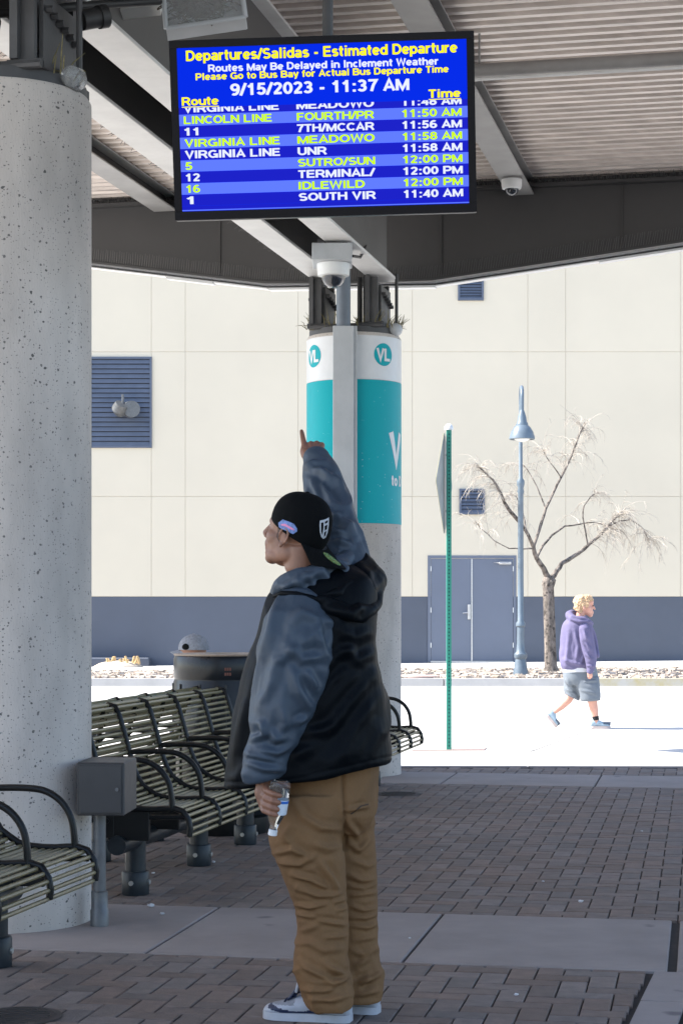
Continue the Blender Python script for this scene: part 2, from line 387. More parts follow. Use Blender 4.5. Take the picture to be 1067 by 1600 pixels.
# ---- plain bold sans letters drawn as strokes (capital height 1)
TK = .175
def _arc(cx, cy, rx, ry, a0, a1, n=None):
    n = n or max(4, int(abs(a1 - a0) / 15)); return [(cx + rx * math.cos(math.radians(a0 + (a1 - a0) * k / n)), cy + ry * math.sin(math.radians(a0 + (a1 - a0) * k / n))) for k in range(n + 1)]
lo, hi, mi, xh = TK / 2, 1 - TK / 2, .5, .655
def _bowl(x, w, cy, h, a0=0, a1=360): return _arc(x + w, cy, w, h, a0, a1)
def _oval(w, y0, y1): return [_arc(lo + w / 2, (y0 + y1) / 2, w / 2, (y1 - y0) / 2, 90, 450, 28)]
GL = {
 'A': (.74, [[(.06, 0), (.37, .93), (.68, 0)], [(.2, .3), (.54, .3)]]),
 'B': (.72, [[(lo, 0), (lo, 1)], [(lo, hi), (.40, hi)] + _arc(.40, .715, .20, .20, 90, -90) + [(lo, .515)], [(.35, .515), (.42, .515)] + _arc(.42, .30, .225, .2125, 90, -90) + [(lo, lo)]]),
 'C': (.74, [_arc(.40, .5, .31, .4125, 42, 318, 24)]),
 'D': (.74, [[(lo, 0), (lo, 1)], [(lo, hi), (.33, hi)] + _arc(.33, .5, .32, .4125, 90, -90, 14) + [(lo, lo)]]),
 'E': (.66, [[(lo, 0), (lo, 1)], [(lo, hi), (.62, hi)], [(lo, .52), (.58, .52)], [(lo, lo), (.64, lo)]]),
 'F': (.61, [[(lo, 0), (lo, 1)], [(lo, hi), (.59, hi)], [(lo, .5), (.53, .5)]]),
 'G': (.79, [_arc(.41, .5, .32, .4125, 45, 335, 26), [(.71, .0), (.71, .45), (.44, .45)]]),
 'H': (.73, [[(lo, 0), (lo, 1)], [(.64, 0), (.64, 1)], [(lo, .53), (.64, .53)]]),
 'I': (.28, [[(.14, 0), (.14, 1)]]),
 'L': (.62, [[(lo, 1), (lo, lo), (.60, lo)]]),
 'M': (.86, [[(lo, 0), (lo, .95)], [(.10, .93), (.43, .1), (.76, .93)], [(.77, 0), (.77, .95)]]),
 'N': (.74, [[(lo, 0), (lo, 1)], [(.10, .93), (.63, .07)], [(.65, 0), (.65, 1)]]),
 'O': (.80, _oval(.625, lo, hi)),
 'P': (.68, [[(lo, 0), (lo, 1)], [(lo, hi), (.38, hi)] + _arc(.38, .665, .225, .2475, 90, -90) + [(lo, .4175)]]),
 'R': (.74, [[(lo, 0), (lo, 1)], [(lo, hi), (.40, hi)] + _arc(.40, .685, .225, .2275, 90, -90) + [(lo, .4575)], [(.36, .45), (.50, .36), (.68, 0)]]),
 'S': (.69, [_arc(.345, .705, .235, .2075, 30, 265, 14) + _arc(.345, .29, .255, .2025, 85, -150, 14)]),
 'T': (.64, [[(.02, hi), (.62, hi)], [(.32, 0), (.32, .9)]]),
 'U': (.73, [[(lo, 1), (lo, .36)] + _arc(.364, .36, .2765, .2725, 180, 360, 14) + [(.64, 1)]]),
 'V': (.70, [[(.06, 1), (.35, .07), (.64, 1)]]),
 'W': (.98, [[(.06, 1), (.26, .07), (.49, .93), (.72, .07), (.92, 1)]]),
 'a': (.58, [_arc(.28, .50, .195, .155, 160, 10, 8) + [(.475, 0)], [(.47, .40)] + _arc(.25, .225, .165, .14, 70, 290, 12) + [(.47, .2)]]),
 'b': (.62, [[(lo, 0), (lo, 1)], _arc(.32, .37, .22, .285, 90, 450, 20)]),
 'c': (.56, [_arc(.31, .37, .215, .285, 50, 310, 18)]),
 'd': (.62, [[(.53, 0), (.53, 1)], _arc(.30, .37, .215, .285, 90, 450, 20)]),
 'e': (.59, [[(.10, .36), (.5, .36)], _arc(.30, .37, .215, .285, 0, 320, 20)]),
 'f': (.36, [[(.17, 0), (.17, .8)] + _arc(.30, .79, .13, .12, 180, 75, 6), [(.0, .655), (.34, .655)]]),
 'h': (.61, [[(lo, 0), (lo, 1)], [(lo, .4)] + _arc(.305, .43, .2175, .225, 170, 0, 10) + [(.5225, 0)]]),
 'i': (.27, [[(.135, 0), (.135, .74)], [(.135, .84), (.135, 1)]]),
 'l': (.27, [[(.135, 0), (.135, 1)]]),
 'm': (.90, [[(lo, 0), (lo, .74)], [(lo, .42)] + _arc(.27, .45, .1825, .205, 170, 0, 8) + [(.4525, 0)], [(.4525, .42)] + _arc(.635, .45, .1825, .205, 170, 0, 8) + [(.8175, 0)]]),
 'n': (.61, [[(lo, 0), (lo, .74)], [(lo, .4)] + _arc(.305, .43, .2175, .225, 170, 0, 10) + [(.5225, 0)]]),
 'o': (.61, [_arc(.305, .37, .22, .285, 90, 450, 22)]),
 'p': (.62, [[(lo, -.26), (lo, .74)], _arc(.32, .37, .22, .285, 90, 450, 20)]),
 'r': (.41, [[(lo, 0), (lo, .74)], [(lo, .40)] + _arc(.33, .40, .24, .25, 165, 78, 6)]),
 's': (.54, [_arc(.27, .515, .17, .14, 25, 262, 12) + _arc(.27, .232, .19, .147, 82, -155, 12)]),
 't': (.38, [[(.17, .95), (.17, .22)] + _arc(.29, .21, .12, .125, 180, 280, 6), [(.0, .655), (.36, .655)]]),
 'u': (.61, [[(lo, .74), (lo, .31)] + _arc(.305, .31, .2175, .225, 180, 350, 10), [(.5225, .74), (.5225, 0)]]),
 'v': (.55, [[(.05, .74), (.275, .06), (.5, .74)]]),
 'y': (.56, [[(.05, .74), (.28, .08)], [(.51, .74), (.27, -.05)] + _arc(.15, -.05, .12, .125, 0, -100, 5)]),
 '0': (.60, _oval(.43, lo, hi)),
 '1': (.60, [[(.34, 0), (.34, 1)], [(.34, .86), (.10, .68)]]),
 '2': (.60, [_arc(.29, .70, .20, .2125, 165, -30, 12) + [(.13, .12)], [(.05, lo), (.56, lo)]]),
 '3': (.60, [_arc(.28, .715, .19, .1975, 155, -85, 12), [(.22, .52)] + _arc(.28, .30, .215, .2125, 85, -155, 12)]),
 '4': (.60, [[(.44, 0), (.44, .98)], [(.42, .93), (.10, .31), (.58, .31)]]),
 '5': (.60, [[(.54, hi), (.17, hi), (.13, .52)] + _arc(.28, .33, .215, .2425, 130, -155, 14)]),
 '6': (.60, [_arc(.30, .32, .2125, .2325, 90, 450, 20), [(.0875, .34)] + _arc(.34, .48, .2525, .4325, 185, 60, 10)]),
 '7': (.60, [[(.04, hi), (.55, hi), (.36, .5), (.24, 0)]]),
 '8': (.60, [_arc(.30, .715, .18, .1975, 90, 450, 18), _arc(.30, .30, .2125, .2125, 90, 450, 20)]),
 '9': (.60, [_arc(.30, .68, .2125, .2325, 90, 450, 20), [(.5125, .66)] + _arc(.26, .52, .2525, .4325, 5, -120, 10)]),
 '/': (.34, [[(.0, -.02), (.34, 1.02)]]), '-': (.38, [[(.04, .38), (.34, .38)]]), ':': (.32, [[(.16, 0), (.16, .19)], [(.16, .53), (.16, .72)]]), ' ': (.30, []),
}
def refine(rows, k=3):
    """smooth a table of section sizes (Catmull-Rom)"""
    R_ = [np.array(r, float) for r in rows]; out = []
    for i in range(len(R_) - 1):
        p0, p1, p2, p3 = R_[max(0, i-1)], R_[i], R_[i+1], R_[min(len(R_)-1, i+2)]
        for j in range(k):
            t = j / k; out.append(.5 * (2*p1 + (p2-p0)*t + (2*p0-5*p1+4*p2-p3)*t*t + (3*p1-p0-3*p2+p3)*t**3))
    out.append(R_[-1]); return out
def text_geo(body, size=1., bold=0., align='LEFT', sx=1.):
    vs, fs = [], []; x = 0.; w = TK * (1 + bold); k = 0
    for ch in body:
        adv, strokes = GL[ch]
        for st_ in strokes:
            P_ = [Vector((p[0], p[1])) for p in st_]
            Q_ = [P_[0]]
            for p in P_[1:]:
                if (p - Q_[-1]).length > 1e-4: Q_.append(p)
            P_ = Q_; n = len(P_); closed = (P_[0] - P_[-1]).length < 1e-3; k = (k + 1) % 5; z = k * .0003; o = len(vs)
            for i in range(n):
                a_ = P_[i] - P_[i-1] if i else (P_[-1] - P_[-2] if closed else P_[1] - P_[0]); c_ = P_[i+1] - P_[i] if i < n-1 else (P_[1] - P_[0] if closed else a_)
                a_ = a_.normalized(); c_ = c_.normalized(); na, nc_ = Vector((-a_.y, a_.x)), Vector((-c_.y, c_.x)); m_ = na + nc_
                m_ = m_.normalized() if m_.length > .3 else na; ms = 1 / max(.45, m_.dot(na))
                for sg in (1, -1): q = P_[i] + m_ * (sg * w / 2 * ms); vs.append(Vector(((x + q.x) * size * sx, q.y * size, -z)))
            for i in range(n - 1): q = o + 2*i; fs.append((q, q+1, q+3, q+2))
        x += adv + .055
    tot = (x - .055) * size * sx; dx = {'LEFT': 0, 'CENTER': -tot / 2, 'RIGHT': -tot}[align]
    return [v + Vector((dx, 0, 0)) for v in vs], fs

# the platform grid: e runs along the row of columns (away to the right), a across it
TH = math.atan(.2177)
E = Vector((math.sin(TH), math.cos(TH), 0)); A = Vector((math.cos(TH), -math.sin(TH), 0))
COL0 = Vector((-1.50, 8.5, 0)); COL1 = Vector((.104, 16.0, 0))
def G(u, w, z): return COL0 + E * u + A * w + Vector((0, 0, z))     # u metres on from the near column, w to its right

# ------------------------------------------------------------------ ground, platform, street
def quad_sheet(name, pts, m):
    b = MB(); b.add(pts, [tuple(range(len(pts)))]); return struct(b.build(name, m))
quad_sheet('street', [(-300, -200, -.15), (300, -200, -.15), (300, 400, -.15), (-300, 400, -.15)], M['street'])
b = MB()
def strip(b, p, q, w, z, m=None):
    p, q = Vector(p), Vector(q); d = (q - p).normalized(); n = Vector((-d.y, d.x, 0)) * w / 2
    b.add([(p-n).to_tuple()[:2] + (z,), (q-n).to_tuple()[:2] + (z,), (q+n).to_tuple()[:2] + (z,), (p+n).to_tuple()[:2] + (z,)], [(0, 1, 2, 3)], m)
for (p, q) in (((-14, 19.2), (16, 18.4)), ((-14, 27.6), (16, 27.2)), ((2.0, 20.4), (4.6, 29)), ((-5.5, 18.0), (-2.0, 37)), ((6.5, 18.0), (10, 37))):
    strip(b, (*p, 0), (*q, 0), .012, -.146)
struct(b.build('street_joints', M['streetjoint']))

TP = math.radians(10.6); sp, cp = math.sin(TP), math.cos(TP)
def PG(u, w, z=0.): return Vector((u * sp + w * cp, u * cp - w * sp, z))   # paving grid
# platform body: left kerb line beside the benches, far kerb line towards the street
kl = lambda d: -1.47 + .2177 * (d - 11.83)
far = lambda x: 16.78 - .02 * (x - 1.5)
xl_far = kl(16.85); 
plat = [Vector((kl(-12), -12, 0)), Vector((14, -12, 0)), Vector((14, far(14), 0)), Vector((xl_far, far(xl_far), 0))]
b = MB(); b.prism([p + Vector((0, 0, -.012)) for p in plat], (0, 0, -.3)); struct(b.build('platform', M['joint']))
def inside(p, marg=0.):
    return p.x > kl(p.y) + .17 + marg and p.y < far(p.x) - .21 - marg and p.y > -4 and p.x < 9
BANDS = [(7.39, 8.60), (14.92, 15.98)]
U, gap, bev = .102, .003, .0045
def strip_w(u): return -.104 - (8.65 - u) * .064        # inner edge of the narrow right-hand strip
b = MB()
def add_brick(u0, u1, w0, w1):
    zt = random.uniform(-.0015, .0015)
    for lo, hi in BANDS:                                 # bricks are cut where a slab band begins
        if u0 >= lo - .001 and u1 <= hi + .001: return
        if u0 < lo < u1: u1 = lo
        if u0 < hi < u1: u0 = hi
    if u1 - u0 < .02: return
    if u1 <= 7.40:                                       # beside the strip
        sw = strip_w((u0 + u1) / 2) - .012
        if w0 >= sw: return
        if w1 > sw: w1 = sw
        if w1 - w0 < .02: return
    c = PG((u0+u1)/2, (w0+w1)/2)
    if not inside(c): return
    o = [(u0+gap, w0+gap), (u0+gap, w1-gap), (u1-gap, w1-gap), (u1-gap, w0+gap)]
    g2 = gap + bev; i = [(u0+g2, w0+g2), (u0+g2, w1-g2), (u1-g2, w1-g2), (u1-g2, w0+g2)]
    vs = [PG(*p, -.013) for p in o] + [PG(*p, zt - .003) for p in o] + [PG(*p, zt) for p in i]
    fs = [(8, 9, 10, 11)] + [(k, (k+1) % 4, 4+(k+1) % 4, 4+k) for k in range(4)] + [(4+k, 4+(k+1) % 4, 8+(k+1) % 4, 8+k) for k in range(4)]
    b.add(vs, fs)
for iu in range(40, 172):
    for iw in range(-62, 32):
        c = PG(iu * U, iw * U)
        if abs(c.x) > .30 * c.y + 1.2 or c.y < 4: continue
        t = (iw - iu) % 4
        if t == 0: add_brick(iu*U, (iu+1)*U, iw*U, (iw+2)*U)
        if t == 3: add_brick(iu*U, (iu+2)*U, iw*U, (iw+1)*U)
struct(b.build('brick_paving', M['paver']))
b = MB()
def slab(u0, u1, w0, w1, z=0.002):
    g, e = .006, .006
    o = [(u0+g, w0+g), (u0+g, w1-g), (u1-g, w1-g), (u1-g, w0+g)]; g += e
    i = [(u0+g, w0+g), (u0+g, w1-g), (u1-g, w1-g), (u1-g, w0+g)]
    vs = [PG(*p, -.0125) for p in o] + [PG(*p, z-.005) for p in o] + [PG(*p, z) for p in i]
    b.add(vs, [(8, 9, 10, 11)] + [(k, (k+1) % 4, 4+(k+1) % 4, 4+k) for k in range(4)] + [(4+k, 4+(k+1) % 4, 8+(k+1) % 4, 8+k) for k in range(4)])
js = [-3.12, -2.18, -1.144, -.122]
for k in range(len(js) - 1): slab(BANDS[0][0], BANDS[0][1], js[k], js[k+1])
slab(BANDS[0][0], BANDS[0][1], -.098, .9); slab(BANDS[0][0], BANDS[0][1], .9, 2.0)
for k in range(-3, 9): slab(BANDS[1][0], BANDS[1][1], -.81 + 1.2 * (k-1) - .0, -.81 + 1.2 * k)
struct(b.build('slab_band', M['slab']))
b = MB()                                                  # narrow concrete strip running towards us on the right, dark bay beyond it
us = [4.0, 5.6, 6.82, 7.38]
for u0, u1 in zip(us[:-1], us[1:]):
    p = [PG(u0 + .005, strip_w(u0) + .012), PG(u1 - .005, strip_w(u1) + .012), PG(u1 - .005, strip_w(u1) + .165), PG(u0 + .005, strip_w(u0) + .165)]
    b.prism([q + Vector((0, 0, .002)) for q in p], (0, 0, -.014))
struct(b.build('edge_strip', M['slab']))
p = [PG(4, strip_w(4) + .18, -.004), PG(7.38, strip_w(7.38) + .18, -.004), PG(7.38, 3, -.004), PG(4, 3, -.004)]
b = MB(); b.prism(p, (0, 0, -.007)); struct(b.build('asphalt_bay', M['asphalt']))
b = MB()                                                  # kerb stones round the platform
kw = .16
d0 = -4
while d0 < 16.7:
    d1 = min(d0 + 1.8, 16.82)
    p = [Vector((kl(d0+.006), d0+.006, .001)), Vector((kl(d0+.006)+kw, d0+.006, .001)), Vector((kl(d1-.006)+kw, d1-.006, .001)), Vector((kl(d1-.006), d1-.006, .001))]
    b.prism(p, (0, 0, -.16)); d0 += 1.8
xk = xl_far + .2
while xk < 9:
    b.prism([Vector((xk + .005, far(xk) - .165, .001)), Vector((xk + 1.795, far(xk + 1.8) - .165, .001)), Vector((xk + 1.795, far(xk + 1.8), .001)), Vector((xk + .005, far(xk), .001))], (0, 0, -.16)); xk += 1.8
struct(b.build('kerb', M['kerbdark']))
# covers set in the paving
def cover(name, px, py, r, label, m):
    d = F * CH / (py - HY); c = W(px, py, d); t = thing(name, label, 'manhole cover', (c.x, c.y, 0))
    b = MB(); b.lathe([(r+.02, .0015), (r+.02, .005), (r, .006), (r, .004)], (c.x, c.y, 0), seg=32); b.build('rim', m, t, 30)
    b = MB(); b.lathe([(r-.003, .001), (r-.003, .0045)], (c.x, c.y, 0), seg=32)
    for k in range(-3, 4):
        h = math.sqrt(max(0, (r*.85)**2 - (k*r/4)**2)); b.box((c.x-h, c.y+k*r/4-.006, .004), (c.x+h, c.y+k*r/4+.006, .0075))
    b.build('lid', m, t)
cover('manhole_cover', 622, 1241, .15, 'small dark round iron cover in the brick paving near the teal banded column', M['iron'])
cover('manhole_cover', 28, 1589, .13, 'round iron cover in the nearest brick paving below the near slat bench', M['iron'])

# far pavement: kerb, planting strip, walk
KD = 37.6; zl, zr = -.03, .115
def zfar(x): return zl + (zr - zl) * min(1.3, max(-.3, (x + 6.2) / 14.6))
b = MB()
xs = [-60, -30, -20, -15, -9, -6.2, -2, 2, 5, 8.4, 12, 16, 22, 30, 60]
for i in range(len(xs) - 1):
    x0, x1 = xs[i] + .01, xs[i+1] - .01
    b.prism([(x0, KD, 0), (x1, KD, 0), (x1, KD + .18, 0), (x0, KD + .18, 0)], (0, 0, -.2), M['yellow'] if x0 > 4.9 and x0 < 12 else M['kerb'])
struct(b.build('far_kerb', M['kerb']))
def sheet(name, ya, yb, za, zb, m, x0=-60, x1=60, nx=60, amp=0., ny=4):
    b = MB(); vs = []
    for j in range(ny + 1):
        for i in range(nx + 1):
            x = x0 + (x1 - x0) * i / nx; t = j / ny
            vs.append((x, ya + (yb - ya) * t, za(x) * (1-t) + zb(x) * t + (random.uniform(-amp, amp) if 0 < j < ny else 0)))
    b.add(vs, [(j*(nx+1)+i, j*(nx+1)+i+1, (j+1)*(nx+1)+i+1, (j+1)*(nx+1)+i) for j in range(ny) for i in range(nx)])
    return struct(b.build(name, m, smooth=60 if amp else None))
WD = 46.5
sheet('planting_strip', KD + .18, 42.4, lambda x: -.01, lambda x: zfar(x) * .6 - .01, M['gravel'], nx=300, amp=.03, ny=14)
sheet('far_pavement', 42.4, WD + .1, lambda x: zfar(x) * .6, zfar, M['street'])
b = MB()                                                  # stones and bark chips of the planting strip
for k in range(5200):
    x = random.uniform(-8, 9.5); y = random.uniform(37.9, 42.3)
    z = (y - 37.8) / 4.6 * zfar(x) * .6; r = random.uniform(.012, .045)
    if k % 3: b.box((x-r*1.6, y-r, z-.01), (x+r*1.6, y+r, z+r*.8), None, Matrix.Translation((x, y, z)) @ Matrix.Rotation(random.uniform(0, 3), 4, 'Z') @ Matrix.Rotation(random.uniform(-.4, .4), 4, 'X') @ Matrix.Translation((-x, -y, -z)))
    else: b.ball((x, y, z), (r, r, r*.7), None, 6, 4)
M['chips'] = mat('bark_chips', (.38, .325, .275), .95, var=.2, scale=30, island=.4)
stuff(b.build('gravel', M['chips']))

# ------------------------------------------------------------------ building over the street
bt = thing('building', 'cream stucco building with dark blue base band across the street', 'building', (0, WD, 0))
b = MB(); b.box((-40, WD, .55), (45, WD + 12, 13)); 
# wall panels separated by shallow grooves
bw = MB()
def wx(px): return (px - CX) * WD / F
def wz(py): return CH - (py - HY) * WD / F
vx = [-40, wx(-60), wx(237), wx(290), wx(466), wx(644), wx(824), wx(883), wx(1062), wx(1300), 45]
hz = [wz(932), wz(776), wz(550), wz(300), 13]
g = .0025
for i in range(len(vx) - 1):
    for j in range(len(hz) - 1):
        bw.box((vx[i] + g, WD - .03, hz[j] + (g if j else 0)), (vx[i+1] - g, WD + .05, hz[j+1] - g), bev=.006)
bw.build('wall', M['stucco'], bt)
b = MB(); b.box((-40, WD - .012, hz[0] + .01), (45, WD + 12, 13)); b.build('wall_core', M['groove'], bt)
b = MB()
dx0, dx1 = wx(668), wx(806)
b.box((-40, WD - .02, -.5), (dx0, WD + .3, hz[0] - .004), bev=.004); b.box((dx1, WD - .02, -.5), (45, WD + .3, hz[0] - .004), bev=.004)
b.build('base_band', M['navy'], bt)
# double door
dz0, dz1 = zfar(3) + .01, wz(868)
fr = MB(); t_ = .07
fr.box((dx0, WD - .045, dz0), (dx0 + t_, WD + .1, dz1)); fr.box((dx1 - t_, WD - .045, dz0), (dx1, WD + .1, dz1)); fr.box((dx0 + t_, WD - .045, dz1 - t_), (dx1 - t_, WD + .1, dz1))
frame = fr.build('door_frame', M['door'], bt)
mx_ = wx(736.5)
for x0, x1 in ((dx0 + t_ + .006, mx_ - .012), (mx_ + .012, dx1 - t_ - .006)):
    d_ = MB(); d_.box((x0, WD - .036, dz0 + .03), (x1, WD + .08, dz1 - t_ - .008), bev=.004); dr = d_.build('door', M['door'], bt)
    for z in (.35, 1.2, 2.2):
        h = MB(); xx = x0 if x0 < mx_ - .5 else x1
        h.tube([(xx, WD - .045, dz0 + z), (xx, WD - .045, dz0 + z + .12)], .014, seg=8); h.build('hinge', M['steel'], dr)
h = MB(); h.box((mx_ - .014, WD - .05, dz0 + .02), (mx_ + .018, WD - .036, dz1 - t_ - .01)); h.build('astragal', M['steel'], dr)
h = MB(); zz = wz(957); h.box((mx_ - .10, WD - .075, zz - .17), (mx_ - .03, WD - .036, zz + .2), bev=.01); h.tube([(mx_ - .07, WD - .11, zz), (mx_ - .22, WD - .11, zz - .01)], .016); h.tube([(mx_ - .07, WD - .11, zz), (mx_ - .07, WD - .04, zz)], .016)
h.build('door_handle', M['steel'], dr)
h = MB(); h.box((dx0 + t_, WD - .06, dz0 - .01), (dx1 - t_, WD + .05, dz0 + .025)); h.build('threshold', M['steel'], bt)
h = MB(); z0 = wz(879); h.box((dx1 - .42, WD - .12, z0 - .05), (dx1 - .13, WD - .036, z0 + .02), bev=.01); h.tube([(dx1 - .2, WD - .13, z0), (dx1 - .42, WD - .24, z0 - .02), (dx1 - .55, WD - .06, z0)], .012, seg=6)
h.build('door_closer', M['steel'], bt)
def vent(x0, x1, z0, z1, n, name='louvre_vent'):
    v = MB(); f = .05; y = WD - .03
    for lo, hi in (((x0, z0), (x1, z0+f)), ((x0, z1-f), (x1, z1)), ((x0, z0+f), (x0+f, z1-f)), ((x1-f, z0+f), (x1, z1-f))):
        v.box((lo[0], y - .05, lo[1]), (hi[0], y + .01, hi[1]))
    o = v.build(name, M['louvre'], bt)
    v = MB(); v.box((x0+f, y - .002, z0+f), (x1-f, y + .004, z1-f)); v.build('backing', M['louvredark'], o)
    v = MB(); h = (z1 - z0 - 2*f) / n
    for k in range(n):
        zb = z0 + f + h * k
        v.prism([(x0+f, y-.045, zb+.02*h), (x0+f, y-.035, zb), (x0+f, y-.004, zb + .78*h), (x0+f, y-.012, zb + .85*h)], (x1-x0-2*f, 0, 0))
    v.build('louvre_blades', M['louvre'], o)
    return o
o = vent(wx(138), wx(238), wz(700), wz(558), 18)
v = MB(); c = Vector((wx(203), WD - .1, wz(641))); v.tube([c + Vector((0, .05, 0)), c + Vector((.02, -.06, 0)), c + Vector((.1, -.3, -.01))], [.18, .2, .2], seg=20)
v.build('vent_pipe', M['galv'], bt, 40)
v = MB(); v.tube([c + Vector((-.18, -.2, -.04)), c + Vector((-.2, -.34, 0)), c + Vector((-.14, -.4, .1))], [.17, .18, .15], seg=14); v.tube([c + Vector((-.12, -.3, .1)), c + Vector((-.12, -.3, .34))], .03)
v.build('vent_valve', M['galv'], bt, 40)
vent(wx(715), wx(755), wz(470), wz(437), 6); vent(wx(717), wx(757), wz(804), wz(764), 6)
b = MB(); b.box((wx(60), WD - .5, -.1), (wx(236), WD - .04, wz(1027)), bev=.02)
tag(b.build('low_wall', M['navy']), 'low dark blue block against the base of the cream building', 'low wall')
# clump of cut stems on a mound
cpos = W(192, 1043, 45.2); cp_t = thing('cut_plant', 'cut back clump of pale stems on a mound by the blue wall', 'plant', cpos)
b = MB(); b.ball(cpos + Vector((-.1, 0, -.05)), (.62, .4, .22), None, 20, 8); b.build('mound', M['soil'], cp_t, 60)
b = MB()
for k in range(26):
    x = random.uniform(-.36, .42); p = cpos + Vector((x, random.uniform(-.2, .1), .08)); h = random.uniform(.07, .2)
    q = p + Vector((random.uniform(-.08, .08), 0, h)); b.tube([p, q], [random.uniform(.012, .035)] * 2, seg=6)
b.build('stems', M['straw'], cp_t)

# ------------------------------------------------------------------ columns
def column(c, label, wrap):
    t = thing('concrete_column', label, 'column', c)
    R, H = .392, 3.63
    b = MB(); prof = [(R, -.01)] + [(R, .3 * k) for k in range(1, 12)] + [(R, H - .02), (R - .012, H)]
    b.lathe(prof, c, seg=96); b.build('shaft', M['column'], t, 40)
    b = MB(); b.lathe([(R - .02, H - .005), (R - .02, H + .05), (R - .06, H + .055)], c, seg=48); b.build('cap_plate', M['darkmetal'], t, 30)
    for w in (-.25, .22):                                  # a pair of girder brackets
        o = Vector(c) + A * w; b = MB(); Mx = Matrix.Translation(o) @ Matrix.Rotation(-TH, 4, 'Z')
        b.box((-.085, -.28, H + .05), (.085, .28, H + .09), None, Mx)
        b.box((-.065, -.30, H + .09), (-.03, .30, H + .47), None, Mx); b.box((.03, -.2, H + .09), (.05, .2, H + .40), None, Mx)
        b.box((-.03, -.26, H + .09), (.03, -.22, H + .46), None, Mx); b.box((-.03, .22, H + .09), (.03, .26, H + .46), None, Mx)
        br = b.build('bracket', M['darkmetal'], t)
        b = MB()
        for k in range(6):
            p = Mx @ Vector((.052, -.17 + .065 * k, H + .33 - .012 * k)); q = Mx @ Vector((.085, -.17 + .065 * k, H + .33 - .012 * k)); b.tube([p, q], .016, seg=6)
            p = Mx @ Vector((-.067, -.2 + .08 * k, H + .3)); q = Mx @ Vector((-.09, -.2 + .08 * k, H + .3)); b.tube([p, q], .014, seg=6)
        b.build('bolts', M['darkmetal'], br)
    b = MB()                                               # pipes and ducts standing on the top
    for (x, y, r) in ((.03, .1, .022), (.09, .08, .03), (.13, .12, .022), (.36, .0, .014)):
        p = Vector(c) + A * x + E * y; b.tube([p + Vector((0, 0, H + .04)), p + Vector((0, 0, 4.15))], r, seg=8)
    b.tube([Vector(c) + A * -.3 + E * -.3 + Vector((0, 0, H + .06)), Vector(c) + A * .3 + E * -.3 + Vector((0, 0, H + .06))], .02, seg=8)
    b.build('riser_pipe', M['darkmetal'], t, 40)
    b = MB(); p = Vector(c) + A * .37 + E * -.08 + Vector((0, 0, H + .045)); b.tube([p - E * .05, p, p + E * .03], [.05, .055, .04], seg=14, round_ends=True); b.build('junction_box', M['clear'] if not wrap else M['cabinet'], t, 40)
    b = MB()
    for k in range(170 if wrap else 50):                  # dry weeds and nest straw rooted on the rim
        a_ = random.uniform(0, 6.28); r = random.uniform(.26, .37); p = Vector(c) + Vector((r*math.cos(a_), r*math.sin(a_), H + .04))
        if random.random() < .3: p = Vector(c) + A * random.choice((-.32, .12, .36)) + E * random.uniform(-.3, .1) + Vector((random.uniform(-.05, .05), 0, H + .04))
        q = p + Vector((random.uniform(-.06, .06) + .06*math.cos(a_), random.uniform(-.06, .06), random.uniform(.02, .16)))
        b.tube([p, (p+q)/2 + Vector((0, 0, .02)), q], [.0035, .003, .0012], seg=4)
    stuff(b.build('weeds', M['weed'], t))
    return t, R
nc, R = column(COL0, 'thick bare pitted concrete column beside the near bench, cut by the left edge', False)
b = MB(); b.tube([COL0 + A * .0 + E * -.3 + Vector((0, 0, 3.72)), COL0 + A * -.13 + E * -.3 + Vector((0, 0, 3.9)), COL0 + A * 0 + E * -.3 + Vector((0, 0, 4.05)), COL0 + A * .13 + E * -.3 + Vector((0, 0, 3.9))], .02, seg=8)
pts = [COL0 + A * (-.05 + .15 * math.cos(k * .42)) + E * -.31 + Vector((0, 0, 3.87 + .16 * math.sin(k * .42))) for k in range(16)]
b = MB(); b.tube(pts, .022, seg=8); b.build('cable_coil', M['blackmatt'], nc, 40)
fc, R = column(COL1, 'round concrete column wrapped in white and teal vinyl behind the pointing man', True)
b = MB(); b.lathe([(R + .0015, 2.07), (R + .003, 2.071), (R + .003, 3.24), (R + .0015, 3.241)], COL1, seg=96, caps=False); wrapo = b.build('teal_wrap', M['teal'], fc, 40)
b = MB(); b.lathe([(R + .0015, 3.243), (R + .003, 3.244), (R + .003, 3.6), (R + .0015, 3.601)], COL1, seg=96, caps=False); wrapw = b.build('white_wrap', M['vinylwhite'], fc, 40)
def on_column(vs, ang, z, r):
    """wrap flat lettering (x along, y up, metres) round the column; ang is measured from the side that faces us, positive to the right"""
    out = []
    for v in vs:
        a_ = ang + v.x / R; q = r - v.z; out.append(COL1 + Vector((q * math.sin(a_), -q * math.cos(a_), z + v.y)))
    return out
def subdiv_x(vs, fs, step=.03):
    bm = bmesh.new(); V_ = [bm.verts.new(v) for v in vs]
    for f in fs:
        try: bm.faces.new([V_[k] for k in f])
        except ValueError: pass
    lo = min(v.x for v in vs); hi = max(v.x for v in vs); x = lo + step
    while x < hi:
        bmesh.ops.bisect_plane(bm, geom=bm.verts[:] + bm.edges[:] + bm.faces[:], plane_co=(x, 0, 0), plane_no=(1, 0, 0)); x += step
    bm.verts.index_update(); r = ([v.co.copy() for v in bm.verts], [tuple(v.index for v in f.verts) for f in bm.faces]); bm.free(); return r
